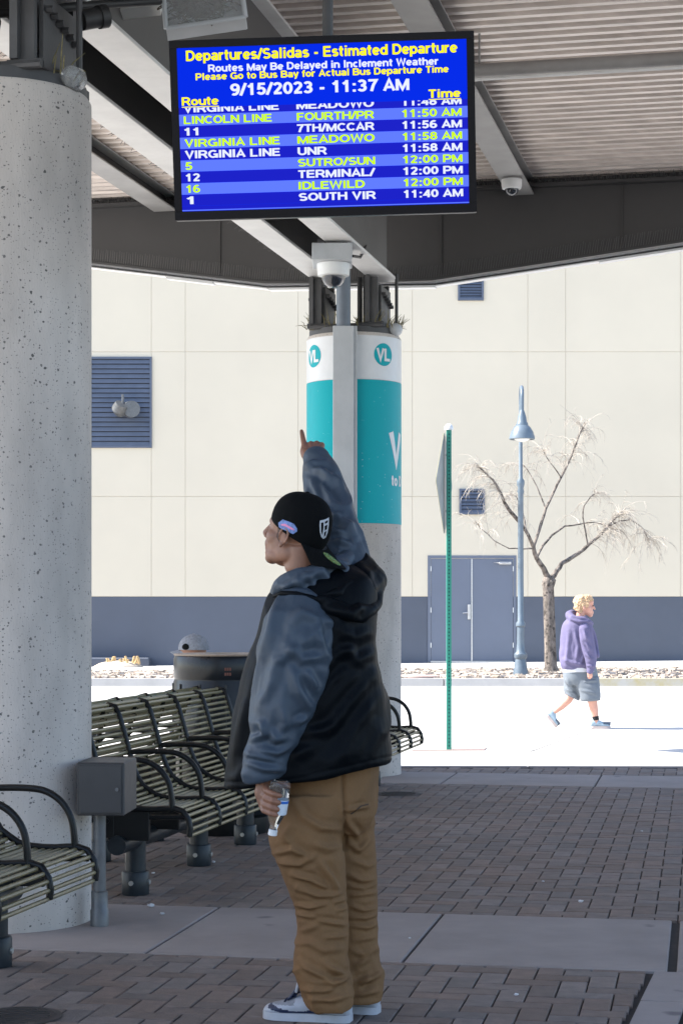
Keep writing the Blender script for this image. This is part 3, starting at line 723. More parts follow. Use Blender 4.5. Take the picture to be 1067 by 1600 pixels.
for ang in (-57, 37.5):
    circ = [Vector((.093 * math.cos(2*math.pi*k/40), .093 * math.sin(2*math.pi*k/40), 0)) for k in range(40)]
    vs, fs = subdiv_x(circ, [tuple(range(40))], .02)
    b = MB(); b.add(on_column(vs, math.radians(ang), 3.45, R + .0045), fs); lg = b.build('route_disc', M['teal'], wrapw)
    vs, fs = text_geo('VL', .10, .3, 'CENTER'); vs = [Vector((v.x, v.y - .05, v.z)) for v in vs]; vs, fs = subdiv_x(vs, fs, .02)
    b = MB(); b.add(on_column(vs, math.radians(ang), 3.45, R + .006), fs); b.build('route_letters', M['vinylwhite'], wrapw)
for body, size, a0, z, bd in (('V', .262, 47.5, 2.56, .3), ('to D', .085, 50.5, 2.385, .3)):
    vs, fs = text_geo(body, size, bd); vs, fs = subdiv_x(vs, fs, .02)
    b = MB(); b.add(on_column(vs, math.radians(a0), z, R + .0045), fs); b.build('wrap_letters', M['vinylwhite'], wrapo)
# metal channel up the front of the far column, conduit and camera housing above it
pc = W(538.5, 700, 15.56)
b = MB(); b.box((pc.x - .095, 15.50, 0), (pc.x + .075, 15.63, 3.66), bev=.004); b.box((pc.x + .075, 15.52, 0), (pc.x + .10, 15.64, 3.66), bev=.002)
ch = tag(b.build('cable_channel', M['cabinet']), 'pale grey metal channel running up the front of the teal banded column', 'cable channel')
b = MB(); b.tube([(pc.x - .01, 15.56, 3.661), (pc.x - .01, 15.56, 4.2)], .057, seg=20); cd_t = tag(b.build('conduit_pipe', M['post'], smooth=40), 'grey blue pipe standing on the metal channel under the dome camera', 'pipe')
cd_t.data.materials[0] = mat('blue_grey_pipe', (.12, .145, .18), .45, var=.1)
cc = W(521, 400, 14.4); ct = thing('security_camera', 'white dome camera under a grey box at the teal column top', 'security camera', cc)
b = MB(); s = 14.4 / F
b.box((cc.x - 33*s, 14.22, W(0, 412, 14.4).z), (cc.x + 29*s, 14.62, W(0, 386, 14.4).z), bev=.005); b.build('housing_box', M['cabinet'], ct)
b = MB(); b.box((cc.x - 25*s, 14.3, W(0, 386, 14.4).z + .002), (cc.x - 15*s, 14.5, W(0, 378, 14.4).z)); b.build('hanger', M['galv'], ct); b = MB(); b.box((cc.x + 14*s, 14.3, W(0, 386, 14.4).z + .002), (cc.x + 22*s, 14.5, W(0, 376, 14.4).z)); b.build('hanger', M['galv'], ct)
ctr = Vector((cc.x, 14.4, 0)); b = MB(); zt, zb = W(0, 412, 14.4).z - .002, W(0, 431, 14.4).z
b.lathe([(.124, zt), (.124, zt - .03), (.118, zb), (.09, zb - .005)], ctr, seg=32); b.build('shroud', M['white'], ct, 35)
b = MB(); b.lathe([(.088 * math.cos(k*math.pi/16), zb - .004 - .088 * math.sin(k*math.pi/16)) for k in range(8)] + [(.005, zb - .092)], ctr, seg=28); b.build('dome', M['dome'], ct, 60)
b = MB(); b.ball(ctr + Vector((-.01, -.02, zb - .035)), .04, None, 12, 8); b.build('lens', M['blackmatt'], ct, 60)
b = MB(); k0 = W(570, 345, 15.5); b.tube([W(566, 338, 15.6), W(570, 365, 15.55), W(571, 385, 15.2), W(563, 402, 14.7), W(551, 400, 14.5)], .011, seg=8)
tag(b.build('camera_cable', M['blackmatt'], smooth=60), 'black cable hanging down to the dome camera box by the column', 'cable')

# ------------------------------------------------------------------ canopy
cn = thing('canopy', 'steel canopy roof with corrugated deck, pale girders and charcoal fascia', 'canopy', COL0)
ZD = 5.13
u_far = 8.75                                             # fascia line, measured from the near column
def XY(u, w, z): return G(u, w, z)
# deck: ribs run across (along A)
w_l, w_r = -5.55, 6.2
b = MB(); per = .152; prof = [(0, 0), (.055, 0), (.072, .038), (.135, .038)]
us = []; u = -5.6
while u < u_far + .12:
    for du, z in prof: us.append((u + du, ZD + z))
    u += per
row = lambda w, dz=0: [XY(u, w, z + dz) for u, z in us]
b.loft([row(w_l), row(0), row(w_r)], None, False, False)
b.loft([row(w_l, .05), row(0, .05), row(w_r, .05)], None, False, False)
b.build('deck', M['deck'], cn)
b = MB(); b.prism([XY(-5.6, w_l, ZD + .1), XY(-5.6, w_r, ZD + .1), XY(u_far + .2, w_r, ZD + .1), XY(u_far + .2, w_l, ZD + .1)], (0, 0, .12)); b.build('roof_slab', M['fascia'], cn)
def ibeam(name, u0, u1, w, zb, zt, fw, mw, mf, ft=.022, wt=.016):
    web = MB(); Mx = Matrix.Translation(COL0) @ Matrix.Rotation(-TH, 4, 'Z')
    web.box((w - wt/2, u0, zb + ft), (w + wt/2, u1, zt - ft), None, Mx); o = web.build(name, mw, cn)
    f = MB(); f.box((w - fw/2, u0, zb), (w + fw/2, u1, zb + ft), None, Mx, .003); f.box((w - fw/2, u0, zt - ft), (w + fw/2, u1, zt - .002), None, Mx, .003)
    f.build('flange', mf, o); return o
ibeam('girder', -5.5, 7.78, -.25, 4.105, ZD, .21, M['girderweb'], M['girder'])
M['weblit'] = mat('lit_girder_web', (.085, .084, .083), .6, var=.15, scale=2)  # right web: coloured lighter than the left, as the side that catches light
ibeam('girder', -5.5, 7.78, .22, 4.105, ZD, .21, M['weblit'], M['girder'])
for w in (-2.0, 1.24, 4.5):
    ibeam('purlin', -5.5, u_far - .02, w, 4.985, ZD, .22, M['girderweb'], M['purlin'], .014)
# fascia girder across the end: deepest at the columns, tapering outwards
def zbot(w):
    return 4.29 + .115 * (w - .45) if w > .45 else (4.29 + .15 * (-1.08 - w) + .03 if w < -1.08 else 4.29 + .03 * max(0, -w - .3) / .78)
ws = [w_l, -4, -2.6, -1.5, -1.08, -.3, .45, 1.6, 2.6, 4, w_r]
b = MB(); fr_ = [XY(u_far, w, zbot(w)) for w in ws] + [XY(u_far, w_r, ZD - .001), XY(u_far, w_l, ZD - .001)]
b.prism(fr_, E * .03); fa = b.build('fascia', M['fascia'], cn)
b = MB()
for w0, w1 in zip(ws[:-1], ws[1:]):
    b.prism([XY(u_far - .02, w0, zbot(w0)), XY(u_far - .02, w1, zbot(w1)), XY(u_far + .05, w1, zbot(w1)), XY(u_far + .05, w0, zbot(w0))], (0, 0, -.022))
b.prism([XY(u_far - .09, w_l, 5.042), XY(u_far - .09, w_r, 5.042), XY(u_far + .09, w_r, 5.042), XY(u_far + .09, w_l, 5.042)], (0, 0, .03))
for w in (-3.4, -1.5, .52, 2.1, 3.6): b.prism([XY(u_far - .012, w, zbot(w) + .02), XY(u_far - .012, w + .014, zbot(w) + .02), XY(u_far - .012, w + .014, 5.03), XY(u_far - .012, w, 5.03)], E * .011)
b.build('fascia_flange', M['fascia'], fa)
b = MB()                                                  # white gutter behind the lower edge, in stepped lengths
ws2 = [w_l, -3.2, -2.05, -1.6, -1.08, .45, 1.9, 3.1, w_r]
for k, (w0, w1) in enumerate(zip(ws2[:-1], ws2[1:])):
    dz = (.0, .012, -.006, .008, 0, .01, 0, -.008)[k]
    pr = lambda w: [XY(u_far + .14, w, zbot(w) - .055 + dz), XY(u_far + .24, w, zbot(w) - .055 + dz), XY(u_far + .24, w, zbot(w) + .1), XY(u_far + .14, w, zbot(w) + .1)]
    b.loft([pr(w0 + .004), pr(w1 - .004)])
b.build('gutter', M['trim'], cn)
b = MB()
for k, (w0, w1) in enumerate(zip(ws2[:-1], ws2[1:])):
    b.tube([XY(u_far + .13, w0, zbot(w0) - .03), XY(u_far + .13, w1, zbot(w1) - .03)], .008, seg=6)
b.build('drip_bead', M['fascia'], cn)
b = MB()                                                  # rows of anti-bird wires
for k in range(420):
    w = w_l + 1.5 + (w_r - w_l - 2.5) * k / 420; p = XY(u_far - .03, w, zbot(w) + .004)
    q = p - E * .03 + A * (.02 + random.uniform(-.006, .006)) + Vector((0, 0, random.uniform(.09, .11))); b.tube([p, q], [.0032, .0022], seg=3, caps=False)
for k in range(1100):
    w = -3.5 + 8.2 * k / 1100; p = XY(u_far - .07, w, 5.072); q = p + E * random.uniform(-.12, -.02) + A * random.uniform(-.03, .03) + Vector((0, 0, random.uniform(.0, .05)))
    b.tube([p, q], [.0025, .0015], seg=3, caps=False)
for w in (-.25 - .1,):
    for k in range(300):
        u = 7.6 * k / 300; p = XY(u, w, 4.11); q = p + A * random.uniform(-.05, -.0) + Vector((0, 0, random.uniform(-.03, .08))); b.tube([p, q], [.0022, .0014], seg=3, caps=False)
stuff(b.build('bird_spikes', M['spike'], cn))
b = MB()                                                  # clear spikes strip seen above the screen
for k in range(500):
    w = -.9 + 2.4 * k / 500; p = XY(2.55 + random.uniform(-.03, .03), w + .9, 4.96); b.tube([p, p + Vector((random.uniform(-.01, .01), random.uniform(-.01, .01), random.uniform(.06, .12)))], [.0022, .0015], seg=3, caps=False)
stuff(b.build('wire_spikes', M['spike'], cn))
# things fixed under the canopy
b = MB(); p0 = G(4.35, .95, 4.86); p1 = G(4.35, 6.0, 4.86); b.tube([p0, p1], .043, seg=16)
for w in (1.35, 2.95, 4.4): b.tube([G(4.35, w, 4.86), G(4.35, w + .04, 4.86)], .05, seg=16)
for w in (1.5, 3.9): b.tube([G(4.35, w, 4.9), G(4.35, w, 5.1)], .008, seg=6)
pt = tag(b.build('ceiling_pipe', M['purlin'], smooth=40), 'long grey pipe hung below the corrugated deck right of the screen', 'pipe')
b = MB(); b.tube([G(4.3, 1.42, 4.79), G(4.3, 6.0, 4.79)], .012, seg=8); tag(b.build('white_rod', M['white'], smooth=60), 'thin white rod running under the long grey ceiling pipe', 'conduit')  # thin white line below the pipe, drawn as a rod
c = W(799, 290, 16.1); ct2 = thing('security_camera', 'small white dome camera under the right hand ceiling beam', 'security camera', c)
b = MB(); z = W(0, 281, 16.1).z; b.lathe([(.075, z + .07), (.075, z)], (c.x, c.y, 0), seg=20); b.build('mount_stem', M['purlin'], ct2, 35)
b = MB(); b.lathe([(.086, z), (.086, z - .05), (.078, z - .075), (.06, z - .08)], (c.x, c.y, 0), seg=28); b.build('shroud', M['white'], ct2, 35)
b = MB(); b.lathe([(.058 * math.cos(k*math.pi/16), z - .079 - .055 * math.sin(k*math.pi/16)) for k in range(8)] + [(.004, z - .134)], (c.x, c.y, 0), seg=24); b.build('dome', M['dome'], ct2, 60)
b = MB(); b.ball((c.x, c.y - .012, z - .095), .028, None, 10, 8); b.build('lens', M['blackmatt'], ct2, 60)
# floodlight with a nest inside its clear cover
fd = 9.0; fl = thing('floodlight', 'clear covered floodlight full of nest straw above the departures screen', 'floodlight', W(320, 5, fd))
b = MB(); P = lambda x, y, d=fd: W(x, y, d)
fb = [P(254, -40), P(372, -44), P(385, 44), P(262, 62)]
b.loft([[p + Vector((0, -.07, .03)) for p in fb], [p + Vector((0, .02, 0)) for p in fb]], None, False)
for i in range(4):
    b.tube([fb[i] + Vector((0, -.07, .03)), fb[(i+1) % 4] + Vector((0, -.07, .03))], .012, seg=8)
b.build('rim', M['cabinet'], fl)
b = MB(); b.prism([p + Vector((0, .02, 0)) for p in fb], (0, .12, .04)); b.build('housing', M['cabinet'], fl)
b = MB(); b.prism([p + Vector((0, -.055, .025)) for p in [P(258, -38), P(370, -42), P(382, 40), P(266, 57)]], (0, -.006, .003)); b.build('cover', M['clear'], fl)
b = MB()
for k in range(900):
    p = P(random.gauss(310, 20), random.gauss(6, 12), fd - random.uniform(0, .04)); q = p + Vector((random.uniform(-.05, .05), random.uniform(-.02, .02), random.uniform(-.03, .03)))
    b.tube([p, q], .0036, seg=3)
for k in range(7): b.ball(P(312 + random.gauss(0, 16), random.gauss(4, 9), fd - .01), (.045, .03, .03), None, 10, 7)
stuff(b.build('nest', M['nest'], fl))
b = MB(); pp = [W(280 + 22*math.cos(k*.5), 36 + 9*math.sin(k*.5), fd - .03) for k in range(10)]; b.tube(pp, .005, seg=6); b.build('wire', M['blackmatt'], fl)
b = MB(); b.tube([W(-30, 24, 8.4), W(120, 10, 8.6), W(250, 1, 8.9)], .02, seg=8); tag(b.build('ceiling_cable', M['blackmatt'], smooth=60), 'thick black cable strung across to the floodlight at the top', 'cable')
b = MB(); b.prism([W(-40, 38, 9.6), W(250, 8, 9.3), W(252, 24, 9.35), W(-40, 56, 9.65)], (0, .12, .1)); 
cbm = tag(b.build('light_batten', M['girder']), 'white batten crossing under the girders behind the near column top', 'batten')
b = MB(); b.tube([W(128, 32, 8.45), W(160, 26, 8.5)], [.045, .045], seg=16); b.tube([W(154, 27, 8.49), W(166, 25, 8.51)], .052, seg=16)
tag(b.build('spot_lamp', M['blackmatt'], smooth=40), 'black cylinder lamp on the near column bracket', 'lamp')

# ------------------------------------------------------------------ departures screen
DT = 7.75; tc = W(505, 198, DT)
tv = thing('departures_screen', 'wide black framed screen showing blue bus departures, hung from the canopy', 'screen', tc)
yaw, roll, tilt = math.radians(-2.5), math.radians(1.15), math.radians(7)
TVM = Matrix.Translation(tc) @ Matrix.Rotation(yaw, 4, 'Z') @ Matrix.Rotation(-roll, 4, 'Y') @ Matrix.Rotation(tilt, 4, 'X')
# local: x right, y into the screen, z up; measured in photo pixels from the centre of the screen
k_ = DT / F
def TL(x, z, y=0.): return TVM @ Vector((x * k_, y, z * k_))
hw, hh = 237, 138
b = MB(); b.box((-hw*k_, 0, -hh*k_), (hw*k_, .055, hh*k_), None, TVM, .004); body = b.build('casing', M['bezel'], tv)
b = MB(); bw_, bt_, bb_ = 12, 12, 14
for lo, hi in (((-hw, -hh), (hw, -hh+bb_)), ((-hw, hh-bt_), (hw, hh)), ((-hw, -hh+bb_), (-hw+bw_, hh-bt_)), ((hw-bw_, -hh+bb_), (hw, hh-bt_))):
    b.box((lo[0]*k_+.0005, -.008, lo[1]*k_+.0005), (hi[0]*k_-.0005, .0005, hi[1]*k_-.0005), None, TVM)
b.build('bezel', M['bezel'], tv)
def rect(name, x0, x1, z0, z1, y, m, parent):
    b = MB(); b.add([TL(x0, z0, y), TL(x1, z0, y), TL(x1, z1, y), TL(x0, z1, y)], [(0, 1, 2, 3)]); return b.build(name, m, parent)
scr = rect('display', -hw+bw_, hw-bw_, -hh+bb_, hh-bt_, -.0012, M['screen'], tv)
TVP = tv
# layout read off the photo, in a frame that starts at the top left of the lit area
X0, Z0 = -hw + bw_, hh - bt_
rows_y = [(92, 110.5), (110.5, 128.5), (128.5, 146), (146, 163), (163, 180), (180, 197), (197, 214), (214, 231), (231, 247)]
# (heading block covers the upper part of the first row, as the list scrolls beneath it)
rowh = 17.6; top = 83.5
hb = rect('heading', X0, -X0, Z0 - 91, Z0, -.0056, M['screen'], tv)
rows = [('VIRGINIA LINE', 'MEADOWO', '11:48 AM', 0), ('LINCOLN LINE', 'FOURTH/PR', '11:50 AM', 1), ('11', '7TH/MCCAR', '11:56 AM', 0), ('VIRGINIA LINE', 'MEADOWO', '11:58 AM', 1),
        ('VIRGINIA LINE', 'UNR', '11:58 AM', 0), ('5', 'SUTRO/SUN', '12:00 PM', 1), ('12', 'TERMINAL/', '12:00 PM', 0), ('16', 'IDLEWILD', '12:00 PM', 1), ('1', 'SOUTH VIR', '11:40 AM', 0)]
def put_text(body, size, x, z, y, m, parent, align='LEFT', width=None, bold=.14, name='text_line'):
    vs, fs = text_geo(body, 1., bold, align)
    xs_ = [v.x for v in vs]; w = max(xs_) - min(xs_); sx = (width / (w * size)) if width else 1.25
    ox = {'LEFT': min(xs_), 'CENTER': (min(xs_) + max(xs_)) / 2, 'RIGHT': max(xs_)}[align]
    b = MB(); b.add([TL(x + (v.x - ox) * size * sx, z + v.y * size * .72, y + v.z) for v in vs], fs); return b.build(name, m, parent)
for i, (r, dst, tm, hl) in enumerate(rows):
    zt_ = Z0 - top - rowh * i; y_ = -.0022
    ro = rect('row', X0, -X0, zt_ - rowh + .3, zt_, y_, M['rowlight'] if hl else M['rowdark'], tv)
    mt = M['txtgreen'] if hl else M['txtwhite']; base = zt_ - rowh + 3.0; sz = 16.5
    put_text(r, sz, X0 + 7, base, y_ - .001, mt, ro, width=len(r) * 11.5 if len(r) > 5 else len(r) * 11.2)
    put_text(dst, sz, X0 + 184, base, y_ - .001, mt, ro, width={'UNR': 46, 'IDLEWILD': 104}.get(dst, 121))
    put_text(tm, sz, -X0 - 9, base, y_ - .001, mt, ro, 'RIGHT', width=93)
rect('bottom_line', X0, -X0, -hh + bb_ + .6, -hh + bb_ + 2.2, -.0026, M['rowlight'], scr)
rect('bottom_margin', X0, -X0, -hh + bb_ + 2.2, -hh + bb_ + 8, -.0024, M['rowdark'], scr)
Yh = -.0063
put_text('Departures/Salidas - Estimated Departure', 22, 0, Z0 - 20, Yh, M['txtyellow'], hb, 'CENTER', 422)
put_text('Routes May Be Delayed in Inclement Weather', 15.5, 2, Z0 - 37.5, Yh, M['txtwhite'], hb, 'CENTER', 358)
put_text('Please Go to Bus Bay for Actual Bus Departure Time', 14.5, 0, Z0 - 49.5, Yh, M['txtyellow'], hb, 'CENTER', 394)
put_text('9/15/2023 - 11:37 AM', 25, -4, Z0 - 74.5, Yh, M['txtwhite'], hb, 'CENTER', 279)
put_text('Route', 17.5, X0 + 5, Z0 - 87.5, Yh, M['txtyellow'], hb, 'LEFT', 58); rect('underline', X0 + 5, X0 + 63, Z0 - 90.6, Z0 - 89.2, Yh, M['txtyellow'], hb)
put_text('Time', 17.5, -X0 - 10, Z0 - 87.5, Yh, M['txtyellow'], hb, 'RIGHT', 50); rect('underline', -X0 - 60, -X0 - 10, Z0 - 90.6, Z0 - 89.2, Yh, M['txtyellow'], hb)
b = MB(); pm = W(512, 62, 7.82); b.tube([pm, Vector((pm.x, pm.y, 5.09))], .022, seg=16); b.tube([Vector((pm.x, pm.y, 3.9)), Vector((pm.x, pm.y, 3.93))], .032, seg=16)
b.box((pm.x - .1, pm.y - .03, 3.35), (pm.x + .1, pm.y + .02, 3.6)); b.tube([Vector((pm.x, pm.y, 3.45)), pm + Vector((0, 0, .01))], .022, seg=16)
b.build('mount_pole', M['darkmetal'], tv, 40)

# ------------------------------------------------------------------ benches
def bench(loc, L, labels, legs, flip=False, seats=None, group='metal slat benches along the platform'):
    """local: y along the bench, x towards the sitter's knees"""
    t = thing('metal_bench', labels, 'bench', loc, -TH + (math.pi if flip else 0), group)
    prof = [(-.285, .83), (-.277, .875), (-.25, .902), (-.215, .892), (-.192, .845), (-.175, .79), (-.157, .73), (-.14, .67), (-.122, .605), (-.1, .55), (-.072, .505), (-.035, .47), (.01, .447), (.06, .436), (.11, .432), (.16, .432), (.21, .436), (.255, .437), (.295, .425), (.322, .395), (.33, .355), (.325, .318)]
    P2 = [Vector(p) for p in prof]
    cum = [0]
    for i in range(1, len(P2)): cum.append(cum[-1] + (P2[i] - P2[i-1]).length)
    def at(s):
        for i in range(1, len(cum)):
            if s <= cum[i]: return P2[i-1].lerp(P2[i], (s - cum[i-1]) / (cum[i] - cum[i-1]))
        return P2[-1]
    n = 33; rib = .014; seats = seats or round(L / .56); step = L / seats
    sl = MB()
    for k in range(n):
        p = at(cum[-1] * k / (n - 1))
        for j in range(seats):
            sl.tube([(p.x, j*step + .012, p.y), (p.x, (j+1)*step - .012, p.y)], .0088, seg=7)
    sl.build('slats', M['slat'], t, 50, local=True)
    for j in range(seats + 1):
        r = MB(); y = j * step
        r.tube([(p.x + .011 * (1 if p.y > .46 and p.x < .1 else .3), y, p.y + (.009 if p.x > -.05 and p.y > .4 else 0.)) for p in P2], .0145, seg=8, round_ends=False)
        r.build('rib', M['black'], t, 50, local=True)
    for j in range(seats + 1):
        y = j * step; pts = [(-.15, .665)]
        pts += [(-.05, .672), (.06, .672), (.13, .66), (.19, .622), (.228, .565), (.242, .5), (.245, .44)]
        pts = [(q[0], q[1]) for q in refine(pts, 4)]; r = MB(); r.tube([(x, y, z) for x, z in pts], .014, seg=10, round_ends=True); r.build('armrest', M['black'], t, 60, local=True)
    r = MB(); r.tube([(-.02, -.02, .268), (-.02, L + .02, .268)], .046, seg=20); bm_ = r.build('beam', M['post'], t, 40, local=True)
    for j in range(seats + 1):
        r = MB(); y = min(max(j * step, .02), L - .02); r.box((-.075, y - .014, .29), (.13, y + .014, .43), bev=.004); r.box((-.11, y - .016, .30), (-.04, y + .016, .49), bev=.004)
        r.tube([(.1, y, .40), (.31, y, .405)], .012, seg=8)
        for q in (.38, .42): r.tube([(-.075, y - .022, q), (-.075, y + .022, q)], .013, seg=8)
        r.build('seat_bracket', M['black'], t, local=True)
    for y in legs:
        r = MB(); r.tube([(-.02, y, .0), (-.02, y, .262)], .05, seg=20); lg = r.build('leg', M['post'], t, 40, local=True)
        r = MB(); r.lathe([(.064, 0), (.066, .005), (.066, .108), (.062, .114), (.052, .115)], (-.02, y, 0), seg=22); ft = r.build('foot_sleeve', M['post'], lg, 40, local=True)
        for sx_, sy_ in ((0, -1), (1, 0)):
            r = MB(); r.tube([(-.02 + .06*sx_, y + .06*sy_, .062), (-.02 + .073*sx_, y + .073*sy_, .062)], .012, seg=8); r.build('bolt', M['bolt'], lg, local=True)
    return t
def BL(d, off=0.): x = -.99 + .2177 * (d - 9.26); return Vector((x, d, 0)) + A * (.02 + off)
bench(BL(9.0), 2.46, 'long slatted metal bench between the concrete column and the round litter bin', (.26, 1.33, 2.28), seats=5)
o_ = bench(BL(11.45, -.62), 2.46, 'slatted metal bench standing back to back behind the long middle bench', (.18, 1.13, 2.2), True, seats=5)
bench(BL(5.17, -.0) + A * .058, 2.46, 'near slatted metal bench cut by the left edge in front of the column', (.2, 1.2, 2.3), seats=5)
bench(BL(12.75), 2.42, 'slatted metal bench ending in front of the teal banded column', (.2, 1.2, 2.2), seats=5)
bench(BL(15.17, -.62), 2.42, 'slatted metal bench with the capped person, back to back with the far bench', (.2, 1.2, 2.2), True, seats=5)

# ------------------------------------------------------------------ litter bin
bc = W(350, 1308, 11.88); bc.z = 0; bn = thing('litter_bin', 'round glossy black litter bin with tan lid at the bench end', 'litter bin', bc)
r_ = .31; ztop = CH - (1024 - HY) * 11.88 / F
b = MB(); b.lathe([(r_*.9, .0), (r_*.92, .02), (r_*.92, .10), (r_*.86, .12)], bc, seg=48); b.build('plinth', M['black'], bn, 40)
b = MB(); b.lathe([(r_*.97, .12), (r_, .14), (r_, ztop - .16), (r_*.985, ztop - .15), (r_*.985, ztop - .14), (r_, ztop - .13), (r_, ztop - .02), (r_*.97, ztop)], bc, seg=64)
for k in range(12):
    a_ = k * math.pi / 6 + .1; q = bc + Vector((math.cos(a_), math.sin(a_), 0)) * (r_ + .002); b.tube([q + Vector((0, 0, .15)), q + Vector((0, 0, ztop - .17))], .007, seg=6)
b.build('drum', M['binblack'], bn, 40)
b = MB(); b.lathe([(r_*.99, ztop + .001), (r_*1.0, ztop + .006), (r_*.985, ztop + .012), (.12, ztop + .014), (.12, ztop + .004)], bc, seg=48); b.build('lid', M['wood'], bn, 40)
b = MB()
for i, txt in enumerate(('NO', 'ASH')):
    pass
a0 = math.radians(4)
for i in range(2):
    for j in range(3):
        p = [bc + Vector(((r_ + .004) * math.sin(a0 + (j + q) * .045), -(r_ + .004) * math.cos(a0 + (j + q) * .045), ztop - .085 - i * .03 + h)) for q, h in ((.1, 0), (.9, 0), (.9, .018), (.1, .018))]
        b.add(p, [(0, 1, 2, 3)])
b.build('decal', M['orangetxt'], bn)

# ------------------------------------------------------------------ electrical box on its post
ec = W(156, 1446, 8.33); ec.z = 0; et = thing('electrical_box', 'dark grey electrical box on a steel post before the near column', 'electrical box', ec)
b = MB(); b.tube([ec, ec + Vector((0, 0, .5))], .0275, seg=20); b.lathe([(.04, 0), (.04, .07), (.036, .075), (.036, .15), (.03, .155)], ec, seg=20); b.build('post', M['galv'], et, 40)
zb_, zt_ = CH - (1270 - HY) * 8.3 / F, CH - (1188 - HY) * 8.3 / F; x0, x1 = (127 - CX) * 8.25 / F, (191 - CX) * 8.25 / F
Mx = Matrix.Translation((ec.x, ec.y, 0)) @ Matrix.Rotation(math.radians(-4), 4, 'Z') @ Matrix.Translation((-ec.x, -ec.y, 0))
b = MB(); b.box((x0, 8.18, zb_), (x1 + .03, 8.48, zt_), None, Mx, .006); b.build('cabinet', M['greybox'], et)
b = MB(); b.box((x0 + .012, 8.172, zb_ + .012), (x1 + .018, 8.1795, zt_ - .012), None, Mx, .002); b.build('door', M['greybox'], et)
b = MB(); b.tube([Mx @ Vector((x1, 8.165, (zb_ + zt_)/2)), Mx @ Vector((x1, 8.173, (zb_ + zt_)/2))], .008, seg=10); b.build('lock', M['galv'], et)

# ------------------------------------------------------------------ sign post
sd_ = 20.65; sc_ = W(701, 1172, sd_); sc_.z = -.15; st = thing('sign_post', 'green perforated sign post with a diamond sign seen edge on', 'sign post', sc_)
zt_ = W(0, 672, sd_).z; hwid = .027
b = MB(); b.box((sc_.x - hwid, sd_ - hwid, -.149), (sc_.x + hwid, sd_ + hwid, zt_), bev=.004); po = b.build('post', M['signgreen'], st)
b = MB()
z = -.1
while z < zt_ - .03:
    b.lathe([(.0085, 0), (.0085, .002)], (0, 0, 0), seg=8); n_ = 16
    vs = b.v[-n_:]; b.v[-n_:] = [(sc_.x + v[0], sd_ - hwid - .0012 + v[2] * .5, z + v[1]) for v in vs]
    b.lathe([(.0085, 0), (.0085, .002)], (0, 0, 0), seg=8); vs = b.v[-n_:]; b.v[-n_:] = [(sc_.x + hwid + .0012 - v[2] * .5, sd_ + v[0], z + v[1]) for v in vs]
    z += .0254 * 1.55
b.build('holes', M['hole'], po)
b = MB(); b.lathe([(.046, zt_), (.046, zt_ + .035), (.03, zt_ + .06), (.008, zt_ + .07)], (sc_.x, sd_, 0), seg=14); b.build('cap', M['white'], st, 50)
zc = (W(0, 672, sd_).z + W(0, 838, sd_).z) / 2; hd = .56; an = math.radians(12)
ux = Vector((math.sin(an), math.cos(an), 0)); base = Vector((sc_.x - hwid - .012, sd_ - .30, zc))
base = Vector((sc_.x, sd_ + .0, zc)) + Vector((-hwid - .02, 0, 0))
out = []
for k in range(4):
    a0 = math.pi/2 * k; tip = (math.cos(a0) * hd, math.sin(a0) * hd)
    for q in (-1, 0, 1): out.append((tip[0]*.955 + (-math.sin(a0)) * q * .028 + (tip[0]*.012 if q == 0 else 0), tip[1]*.955 + math.cos(a0) * q * .028 + (tip[1]*.012 if q == 0 else 0)))
pl = [base + ux * p - ux * .0 + Vector((0, 0, q)) for p, q in out]
nrm = Vector((-ux.y, ux.x, 0))
b = MB(); b.prism(pl, nrm * .004); b.build('sign_panel', M['alu'], st)
b = MB(); b.prism([p + nrm * .0052 for p in pl], nrm * .001); b.build('sign_face', M['yellowsign'], st)
b = MB(); b.tube([base + Vector((0, 0, .3)) - nrm * .008, base + Vector((hwid + .02, 0, .3))], .008, seg=8); b.tube([base + Vector((0, 0, -.3)) - nrm * .008, base + Vector((hwid + .02, 0, -.3))], .008, seg=8); b.build('sign_bolts', M['bolt'], st)
pc_ = W(703, 1170, 20.75); b = MB(); b.prism([(pc_.x - .42, 20.55, -.149), (pc_.x + .36, 20.6, -.149), (pc_.x + .41, 21.0, -.149), (pc_.x - .36, 20.95, -.149)], (0, 0, .008))
tag(b.build('utility_cover', M['rust']), 'flat rust coloured cover plate at the foot of the green sign post', 'utility cover')
pc_ = W(655, 1057, 38.3); b = MB(); b.lathe([(.42, .0), (.42, .03), (.36, .045)], (pc_.x, pc_.y, 0), seg=24)
tag(b.build('valve_cover', M['rust'], smooth=30), 'flat red brown round plate in the gravel strip left of the lamp', 'cover')

# ------------------------------------------------------------------ street lamp
ld = 39.3; lc = W(813, 1055, ld); lt_ = thing('street_lamp', 'pale blue lamp post with a bell shade on a curled arm', 'street lamp', lc)
s = ld / F; zz = lambda py: CH - (py - HY) * s
cx_ = lc.x
b = MB(); b.lathe([(12*s, zz(1056)), (12*s, zz(1049)), (10.5*s, zz(1045)), (9*s, zz(1034)), (8*s, zz(1030)), (10*s, zz(1027)), (10*s, zz(1022)), (7*s, zz(1018)), (6*s, zz(1004)), (5.6*s, zz(980)), (7.5*s, zz(978)), (7.5*s, zz(974)), (5*s, zz(970)),
    (4.6*s, zz(900)), (4.2*s, zz(772)), (5.5*s, zz(768)), (4.2*s, zz(763)), (6*s, zz(757)), (6*s, zz(751)), (3.2*s, zz(747)), (2.8*s, zz(640)), (2.4*s, zz(626))], (cx_, ld, 0), seg=20)
b.build('pole', M['lamp'], lt_, 35)
b = MB(); arc = [Vector((cx_, ld, zz(632)))] + [Vector((cx_ - .003*k, ld - .31 + .31*math.cos(math.pi*k/10), zz(626) + .24*math.sin(math.pi*k/10))) for k in range(0, 11)] + [Vector((cx_ - .03, ld - .62, zz(650)))]
